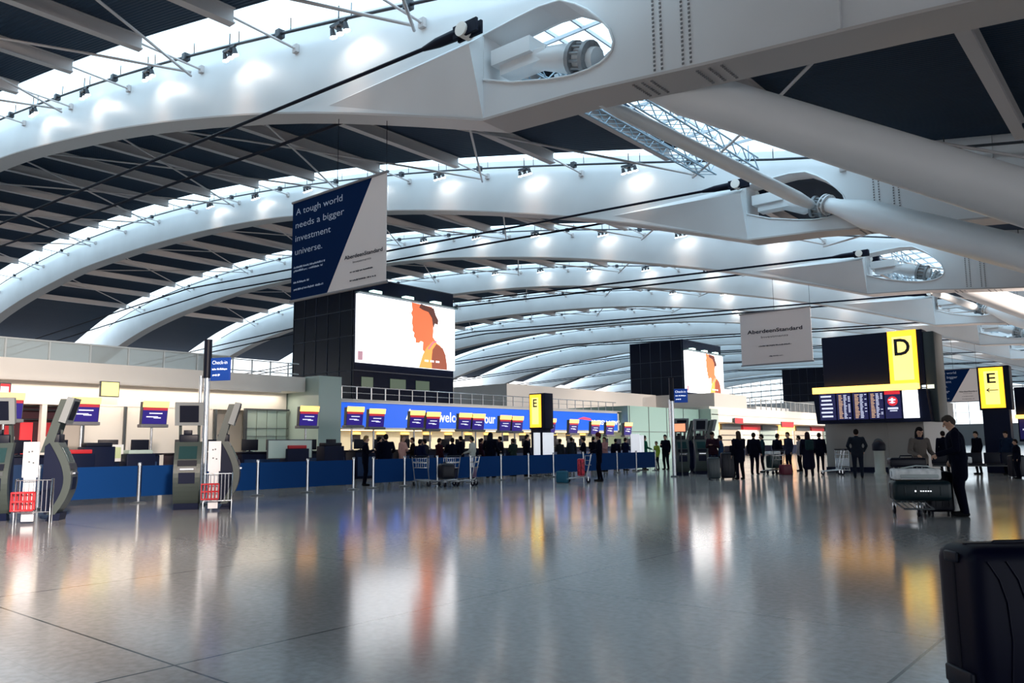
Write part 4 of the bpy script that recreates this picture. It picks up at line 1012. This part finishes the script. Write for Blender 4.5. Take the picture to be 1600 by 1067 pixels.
person(q.x, q.y, toward(q.x, q.y) + 25, 'person in open grey brown fur trimmed jacket behind the stacked luggage trolley', (.13, .11, .10), BLK, arms=('hold', 'hold'), hair=(.012, .01, .012), coatlen=.86, tilt=.25, near=True, h=1.66, hairlen=.12, scarf=(.01, .012, .03))
q = gnd(1342, 747)
person(q.x, q.y, toward(q.x, q.y) + 180, 'person seen from behind in dark jacket and jeans, standing before the grey booth', (.014, .018, .028), (.01, .014, .026), arms=('pocket', 'pocket'), coatlen=.84, stride=.02, wide=1.12, h=1.78)
q = gnd(1265, 745)
o = person(q.x, q.y, toward(q.x, q.y) + 195, 'person in long dark coat with dark green rucksack left of the departure board', (.008, .008, .02), BLK, hair=(.02, .01, .015), coatlen=.42, arms=('down', 'phone'), hairlen=.15, wide=1.15, h=1.72)
rk = MB().bev((-.15, -.33, 1.02), (.15, -.12, 1.42), .06); rk.bev((-.11, -.38, 1.05), (.11, -.32, 1.25), .03)
build('rucksack', rk, cloth('dark green canvas', (.015, .035, .04)), o)
q = gnd(1157, 749)
person(q.x, q.y, toward(q.x, q.y) + 215, 'person with long brown hair in black coat beside a black suitcase', BLK, BLK, hair=(.05, .032, .025), coatlen=.70, arms=('down', 'phone'), hairlen=.22, wide=1.12, h=1.76)
q = gnd(1116, 746)
person(q.x, q.y, toward(q.x, q.y) - 15, 'person in dark maroon top looking at a phone, suitcase standing in front', (.022, .008, .016), NVY, skin=SKIND, arms=('phone', 'phone'), coatlen=.9, tilt=.5, h=1.78)
q = gnd(937, 752)
person(q.x, q.y, 215, 'person in black coat and dark red cap behind the red trolley near the barriers', BLK, BLK, arms=('hold', 'hold'), coatlen=.72, hat=((.08, .015, .02), 'cap'), h=1.74, stride=.05)
q = at(571, 700, 0, -21.9)
person(-21.9, q.y, 60, 'person with fair hair and white sleeve standing in the entry gap of the barriers', BLK, BLK, hair=(.28, .18, .08), coatlen=.8, arms=('fold', 'phone'), h=1.72, scarf=(.4, .38, .4))
crowd = [  # px, X, heading, label, coat, hair, arms, options
 (603, -23.2, 150, 'person in bulky black coat behind the first panel right of the entry gap', BLK, (.01,.008,.01), ('down','hold'), dict(wide=1.25, h=1.8)),
 (629, -24.3, 20, 'person in pale pink top behind the barriers near the entry gap', (.55,.30,.26), (.2,.12,.07), ('fold','down'), dict(h=1.78, skin=SKIN)),
 (656, -23.0, 100, 'person in dark navy coat behind the barriers left of the folded trolleys', NVY, (.01,.01,.012), ('hold','hold'), dict(h=1.6)),
 (664, -24.0, 190, 'person with black hair, head and pale collar showing over the barrier', (.02,.02,.03), (.01,.01,.012), ('hold','hold'), dict(h=1.62, scarf=(.6,.6,.65))),
 (686, -23.4, 80, 'person in dark red scarf queueing behind the barriers', (.03,.008,.014), (.015,.01,.01), ('phone','down'), dict(h=1.65)),
 (707, -22.9, 140, 'person in wide black jacket queueing behind the barriers', BLK, (.012,.01,.012), ('fold','fold'), dict(h=1.66, wide=1.2)),
 (738, -22.6, 200, 'person in white jacket behind the barriers under the second word of the sign', (.55,.55,.5), (.02,.03,.02), ('hold','down'), dict(h=1.7)),
 (766, -22.4, 95, 'person in black hooded parka, tallest of those behind the middle barriers', BLK, (.01,.01,.012), ('hold','hold'), dict(h=1.84, wide=1.35, hat=((.01,.012,.02),'hood'))),
 (802, -22.6, 170, 'person in dark green sweater behind the barriers left of the E totem', (.02,.035,.03), (.02,.015,.01), ('phone','phone'), dict(h=1.62)),
 (823, -21.9, 60, 'person in black coat beside the dark post of the central totem', BLK, (.01,.01,.01), ('down','down'), dict(h=1.78, wide=1.2)),
 (875, -22.6, 90, 'person in charcoal coat behind the barriers right of the E totem', (.02,.022,.03), (.02,.012,.01), ('hold','down'), dict(h=1.6)),
 (912, -22.2, 200, 'person in black jacket behind the barriers left of the red trolley', BLK, (.012,.01,.01), ('fold','down'), dict(h=1.66)),
 (945, -22.0, 250, 'person in pale pink jumper behind the barriers right of the red trolley', (.5,.25,.24), (.03,.012,.01), ('phone','down'), dict(h=1.68)),
 (962, -22.4, 120, 'person in dark coat behind the barriers before the white board', BLK, (.01,.01,.01), ('down','down'), dict(h=1.6)),
 (977, -22.0, 80, 'person in navy jacket just left of the white upright board', NVY, (.015,.01,.01), ('hold','hold'), dict(h=1.64)),
 (1007, -21.4, 60, 'person in dark green jacket behind the last barriers', (.01,.10,.06), (.02,.02,.02), ('down','hold'), dict(h=1.74)),
 (1026, -21.0, 250, 'person in lime green vest behind the last barriers', (.30,.42,.05), (.03,.02,.01), ('down','down'), dict(h=1.45)),
 (1040, -20.6, 260, 'person in black coat between the last barriers and the distant kiosks', BLK, (.01,.01,.01), ('down','phone'), dict(h=1.78, wide=1.15)),
 (592, -24.6, 70, 'person in black jacket, deeper in the queue near the entry gap', BLK, (.01,.01,.01), ('down','down'), dict(h=1.72)),
 (645, -25.2, 240, 'person in dark brown coat at the desks under the first lettering', (.012,.008,.008), (.02,.01,.01), ('hold','down'), dict(h=1.7)),
 (720, -25.0, 180, 'person in black suit at the desks behind the folded trolleys', BLK, (.01,.01,.01), ('down','fold'), dict(h=1.76)),
 (752, -24.8, 60, 'person in dark plum coat at the desks beside the black hooded parka', (.02,.006,.016), (.02,.01,.01), ('phone','down'), dict(h=1.66)),
 (782, -24.6, 200, 'person in black puffer jacket, second row, right of the hooded parka', BLK, (.01,.01,.01), ('hold','hold'), dict(h=1.74, wide=1.2)),
 (893, -24.4, 120, 'person in slate jacket, second row, right of the E totem', (.02,.025,.035), (.02,.015,.01), ('down','down'), dict(h=1.7)),
 (927, -24.0, 90, 'person in black coat, second row, behind the red trolley', BLK, (.01,.01,.01), ('fold','down'), dict(h=1.72, wide=1.15)),
]
for px, X, fc, lab, c, hr, am, kw in crowd:
    q = at(px, 700, 0, X); person(X, q.y, fc, lab, c, BLK, hair=hr, arms=am, coatlen=.8, **kw)
crowd2 = [
 (1128, 740, 200, 'person in blue denim jacket using a distant kiosk', (.02,.05,.12), dict(h=1.66, arms=('reach','down'))),
 (1148, 742, 250, 'child sized person in black standing left of the long haired person', BLK, dict(h=1.45)),
 (1180, 741, 90, 'person in black coat, first of the distant crowd right of the kiosks', BLK, dict(wide=1.15)),
 (1193, 738, 200, 'person in dark teal jacket in the distant crowd', (.008,.03,.04), dict(h=1.7)),
 (1217, 740, 60, 'person in black coat right of the distant loaded red trolley', BLK, dict(wide=1.2, h=1.7)),
 (1234, 738, 240, 'person in grey and navy coat in the middle of the distant crowd', (.02,.022,.045), dict(h=1.78)),
 (1251, 736, 180, 'person with pale sleeves in the distant crowd', (.35,.30,.32), dict(h=1.62)),
 (1283, 739, 100, 'person in black coat close to the grey booth edge', BLK, dict(h=1.72)),
 (1478, 742, 120, 'person in black seen just left of the bowed person in long coat', BLK, dict(h=1.7, wide=1.1)),
 (1530, 741, 230, 'person with dark hair in black coat right of the bowed person', BLK, dict(h=1.68)),
 (1561, 736, 215, 'person with white hood and pale jacket near the far right seats', (.25,.25,.27), dict(h=1.66, hat=((.8,.8,.82),'hood'), skin=SKIND)),
 (1577, 742, 240, 'person in dark blue coat beside the one with white hood', (.01,.02,.045), dict(h=1.66, wide=1.2)),
 (1592, 748, 200, 'person in black jacket at the far right edge', BLK, dict(h=1.35, wide=1.3)),
]
for px, py, fc, lab, c, kw in crowd2:
    q = gnd(px, py); person(q.x, q.y, fc, lab, c, BLK, **kw)

# ================================================================ LUGGAGE AND TROLLEYS
SUITM = mat('black suitcase shell', (.002, .003, .012), .4, spec=.3)
def suitcase(name, label, loc, rz, size, m=None, group=None, ribs=5, up=True, flat=False):
    w_, d, h = size; m = m or SUITM
    t = thing(name, label, 'suitcase', loc, rz, group); z0 = .05 if up else 0
    build('shell', MB().bev((-w_/2, -d/2, z0), (w_/2, d/2, h), min(w_, d, h)*.22), m, t)
    rb = MB()
    for k in range(ribs):
        x = -w_/2 + w_*(k + 1)/(ribs + 1)
        for s in (-1, 1): rb.bev((x - .012, s*d/2 - .008, z0 + .1), (x + .012, s*d/2 + .008, h - .1), .005)
    if ribs: build('shell_rib', rb, m, t)
    build('zip', MB().bev((-w_/2 - .004, -.012, z0 + .05), (w_/2 + .004, .012, h - .05), .004).bev((-w_/2 + .06, -.012, h - .01), (w_/2 - .06, .012, h + .004), .004), RUBBER, t)
    hh = .008 if flat else .035
    build('handle', MB().tube([(-.11, 0, h), (-.10, 0, h + hh), (.10, 0, h + hh), (.11, 0, h)], .012 if not flat else .008, 8), BLACK, t)
    if up:
        for sx_ in (-1, 1):
            for sy in (-1, 1): build('wheel', MB().tube([(sx_*(w_/2 - .06) - .012, sy*(d/2 - .05), .028), (sx_*(w_/2 - .06) + .012, sy*(d/2 - .05), .028)], .028, 12), RUBBER, t)
    return t
# large case at the right edge, close to the camera
a = at(1484, 900, 1, 0) if False else None
c0 = Vector((0, 0, 0)); D0 = 3.75
def incam(px, d): # ground point at forward distance d under pixel column px at the horizon
    r = (px - 800)/F_PX; f = Vector((-sin(YAW), cos(YAW), 0)); rt = Vector((cos(YAW), sin(YAW), 0)); return f*d + rt*(r*d*1.01)
cl_ = incam(1484, D0); rt = Vector((cos(YAW), sin(YAW), 0)); fw_ = Vector((-sin(YAW), cos(YAW), 0))
cc = cl_ + rt*.31 + fw_*.16
t = suitcase('large_suitcase', 'large glossy navy black suitcase close up at the lower right corner', (cc.x, cc.y, 0), YAW + radians(4), (.62, .32, .86), mat('glossy navy suitcase', (.0006, .0012, .012), .45, spec=.12), ribs=0, flat=True)
gv = MB()
for k, (x0, x1) in enumerate(((-.20, -.14), (-.11, -.05))):
    gv.tube([(x0 - .05, -.162, .80), (x0, -.163, .72), (x1 - .03, -.163, .62), (x1 - .02, -.163, .45), (x1 - .04, -.163, .25), (x1 - .08, -.163, .12)], .004, 6)
build('curved_ridge', gv, mat('glossy navy suitcase'), t)
bd = MB(); bd.bev((-.04, -.172, .51), (.15, -.155, .54), .008); o = build('teal_badge', bd, mat('teal badge', (.0, .22, .26), .3), t); o['label'] = 'teal rounded badge'
build('lock_tab', MB().bev((-.325, -.05, .78), (-.305, .05, .83), .01), BLACK, t); build('side_wheel_guard', MB().bev((-.33, -.1, .22), (-.30, .1, .30), .01), BLACK, t)

def trolley(label, loc, rz, basket=None, group=None, board=None, fm=None):
    fm = fm or CHROME
    t = thing('luggage_trolley', label, 'trolley', loc, rz, group)          # +Y is the front (nose), handle at -Y
    f = MB()
    for s in (-1, 1):
        f.tube([(.24*s, .45, .14), (.27*s, -.25, .22), (.28*s, -.42, .98)], .018, 8)
    f.tube([(-.24, .45, .14), (.24, .45, .14)], .018, 8); f.tube([(-.27, -.25, .22), (.27, -.25, .22)], .018, 8); f.tube([(-.28, -.38, .8), (.28, -.38, .8)], .014, 8)
    for k in range(4): f.tube([(-.15 + .1*k, .45, .14), (-.15 + .1*k, -.25, .22)], .01, 6)
    build('frame', f, fm, t)
    build('push_handle', MB().tube([(-.30, -.45, 1.0), (.30, -.45, 1.0)], .024, 10), BLACK, t)
    for s, y in ((-1, -.3), (1, -.3), (0, .40)):
        h_ = build('wheel', MB().tube([(.26*s - .018, y, .075), (.26*s + .018, y, .075)], .075, 14), RUBBER, t)
        build('fork', MB().box((.26*s - .03, y - .015, .07), (.26*s - .02, y + .015, .2)).box((.26*s + .02, y - .015, .07), (.26*s + .03, y + .015, .2)), CHROME, h_)
    if basket:
        b = MB()
        for z in (.62, .78, .94): b.tube([(-.26, -.40, z), (.26, -.40, z), (.24, -.2, z), (-.24, -.2, z), (-.26, -.40, z)], .008, 5)
        for k in range(7): b.tube([(-.24 + .08*k, -.2, .62), (-.24 + .08*k, -.2, .94)], .006, 5)
        build('basket', b, CHROME, t)
    if board: build('advert_board', MB().bev((-.26, -.31, .28), (.26, -.285, .62), .01), board, t)
    return t
# the loaded trolley beside the bowed person: seen from its nose
ang = toward(tp.x, tp.y)
rz = radians(ang + 12 - 90)
tp = tp + Vector((0, .25, 0))
fwd = Vector((-sin(rz), cos(rz), 0)); rgt = Vector((cos(rz), sin(rz), 0))
trolley('luggage trolley loaded with a grey green case and white bag, beside the bowed person', tp, rz, True, fm=DGREY)
GRN = mat('dark green suitcase', (.003, .014, .020), .4, spec=.3)
def lay(name, label, off, size, m, z, ribs=0, rz2=0):
    p = tp + rgt*off[0] + fwd*off[1]; t = suitcase(name, label, (p.x, p.y, z), rz + rz2, size, m, ribs=ribs, up=False); return t
o = lay('suitcase', 'dark green suitcase lying across the loaded trolley, lowest of the stack', (-.10, .12), (.98, .50, .36), GRN, .27, 4)
bd = MB()
for k in range(5): bd.box((-.14 + k*.04, .255, .17), (-.115 + k*.04, .262, .19))
bd.box((.11, .255, .165), (.135, .262, .195)); build('badge_letters', bd, WTXT, o)
o = lay('holdall', 'white and pale grey soft bag lying on the green suitcase', (-.05, .10), (.78, .46, .20), mat('white quilted bag', (.86, .88, .88), .6, noise=(9, .2)), .645, 0)
build('pocket', MB().bev((-.34, .2, .03), (.30, .245, .10), .02), mat('pale grey bag pocket', (.50, .55, .55), .6), o)
build('strap', MB().tube([(-.3, .0, .18), (-.2, .1, .24), (0, .12, .25), (.25, .05, .20)], .014, 6), mat('pale grey bag pocket'), o)
o = lay('holdall', 'small black bag on top of the white bag', (.05, -.04), (.62, .32, .17), SUITM, .865, 0)
p = tp + rgt*.62 + fwd*.02
p = tp - rgt*.0 + fwd*.0
sd = tp + Vector((cos(YAW), sin(YAW), 0))*.52 + fw_*.05
suitcase('suitcase', 'tall black suitcase standing against the loaded trolley, next to the long coat', (sd.x, sd.y, 0), rz + radians(8), (.46, .26, .78), SUITM, ribs=3)
# red trolley by the barriers
q = gnd(906, 754)
trolley('luggage trolley with red case near the blue barriers, pushed by the person in cap', q, radians(215 - 90), True)
suitcase('suitcase', 'bright red patterned suitcase on the trolley near the barriers', (q.x + .05, q.y + .02, .24), radians(215 - 90), (.46, .26, .60), mat('red patterned case', (.55, .02, .05), .4, noise=(20, .6)), ribs=0, up=False)
suitcase('holdall', 'teal blue bag on the nose of the red trolley', tuple(q + Vector((-.45, -.42, 0)) + Vector((0, 0, .0))), radians(200), (.42, .3, .42), mat('teal bag', (.01, .12, .2), .6), ribs=0, up=False)
# idle trolleys against the dark barrier panels
for px, py, rz_, lab, bd_ in ((664, 759, 20, 'empty luggage trolley, leftmost of three parked before the barriers', None), (697, 760, 80, 'dark luggage trolley parked in the middle of the three by the barriers', NAVY), (728, 759, 120, 'luggage trolley with purple advert board, rightmost of three by the barriers', mat('purple advert board', (.10, .02, .10), .4))):
    q = gnd(px, py); trolley(lab, q, radians(rz_), True, None, bd_)
q = gnd(697, 761); suitcase('holdall', 'dark navy bag heaped on the middle parked trolley', (q.x, q.y, .26), radians(75), (.5, .4, .5), SUITM, ribs=0, up=False)
# standing cases of the travellers
q = gnd(1116, 750); suitcase('suitcase', 'dark grey upright suitcase in front of the person looking at a phone', (q.x, q.y, 0), YAW, (.44, .26, .82), mat('dark grey suitcase', (.02, .035, .045), .35), ribs=3)
q = gnd(1138, 749); suitcase('suitcase', 'black upright suitcase beside the long haired person', (q.x, q.y, 0), YAW, (.50, .28, .98), SUITM, ribs=3)
q = gnd(1209, 741)
trolley('distant luggage trolley with dark cases and a dark red bag in front of the crowd', q, radians(60), True)
suitcase('suitcase', 'dark teal suitcase on the distant trolley', (q.x, q.y, .25), radians(60), (.5, .4, .55), mat('dark teal suitcase', (.006, .03, .035), .4), ribs=2, up=False)
suitcase('holdall', 'dark red bag at the nose of the distant trolley', (q.x + .62, q.y - .25, 0), radians(60), (.5, .3, .42), mat('dark red bag', (.14, .01, .03), .5), ribs=0, up=False)
suitcase('holdall', 'white folded bag lying on top of the distant teal suitcase', (q.x, q.y, .84), radians(60), (.6, .3, .12), WHITE, ribs=0, up=False)
q = gnd(1318, 739); trolley('small empty trolley parked by the grey booth, left of the standing person', q, radians(200), True, None, mat('white notice board'))
q = gnd(1302, 742); trolley('empty dark trolley low against the grey booth corner', q, radians(120), False)
# bin-like stand by the booth
q = gnd(1376, 741)
o = thing('litter_bin_stand', 'slim pale bin with round dark top beside the grey booth', 'bin', q)
build('body', MB().lathe((0, 0, 0), [(.24, 0), (.24, .06), (.2, .1), (.2, .9), (.22, .95)], 18), mat('pale bin body', (.45, .47, .42), .4), o)
build('dark_top', MB().lathe((0, 0, .95), [(.24, 0), (.26, .05), (.26, .25), (.2, .35), (.05, .42)], 18), BLACK, o); build('sign_disc', MB().tube([(0, 0, 1.25), (0, -.02, 1.25)], .2, 16), DGREY, o)
# seats at the right
def bench(label, loc, rz):
    t = thing('seat_bench', label, 'bench', loc, rz)
    build('beam', MB().box((-1.5, -.03, .34), (1.5, .03, .40)), DGREY, t)
    for k in range(5):
        s_ = build('seat', MB().bev((-1.48 + k*.6, -.25, .40), (-.94 + k*.6, .25, .46), .02), BLACK, t); build('seat_back', MB().bev((-1.48 + k*.6, .24, .44), (-.94 + k*.6, .30, .86), .02), BLACK, t)
    for x in (-1.1, 1.1): build('leg', MB().box((x - .03, -.25, 0), (x + .03, .25, .04)).box((x - .03, -.03, .04), (x + .03, .03, .35)), CHROME, t)
    return t
q = gnd(1527, 743); bench('dark row of seats on a beam at the far right, below the E totem', q, radians(20))
suitcase('handbag', 'white handbag on the dark seats at the right', (q.x - .3, q.y - .25, .47), radians(20), (.40, .2, .24), WHITE, ribs=0, up=False)
q = gnd(1590, 747); suitcase('suitcase', 'black suitcase at the far right edge by the seats', (q.x, q.y, 0), YAW, (.5, .3, .8), SUITM, ribs=2)
# second departure board at the right edge
q = gnd(1600, 737)
Y2 = q.y + 1; g2 = lambda x, y: at(x, y, 1, Y2)
a, b = g2(1583, 600), g2(1640, 600); zt_, zm, zl = g2(1583, 605).z, g2(1583, 650).z, g2(1583, 690).z
t = thing('departure_board', 'dark departure board with yellow strip cut off at the right edge', 'sign', (a.x, Y2, 0))
build('upper_cabinet', MB().bev((0, 0, zm), (b.x - a.x, .8, zt_), .03), NAVY, t); build('yellow_strip', MB().box((0, -.3, zm - .12), (b.x - a.x, -.05, zm + .04)), YSTRIP, t)
build('lower_cabinet', MB().bev((.05, 0, zl), (b.x - a.x, .8, zm), .02), NAVY, t); build('post', MB().box((1, .2, 0), (1.4, .6, zl + .1)), DGREY, t)
s_ = build('screen', MB().box((.1, -.03, zl + .1), (.8, 0, zm - .15)), SCRN, t); marks(((.18, -.03, zl + .5), (1, 0, 0), (0, 0, 1)), SCRT, s_, .5, .08, 4)
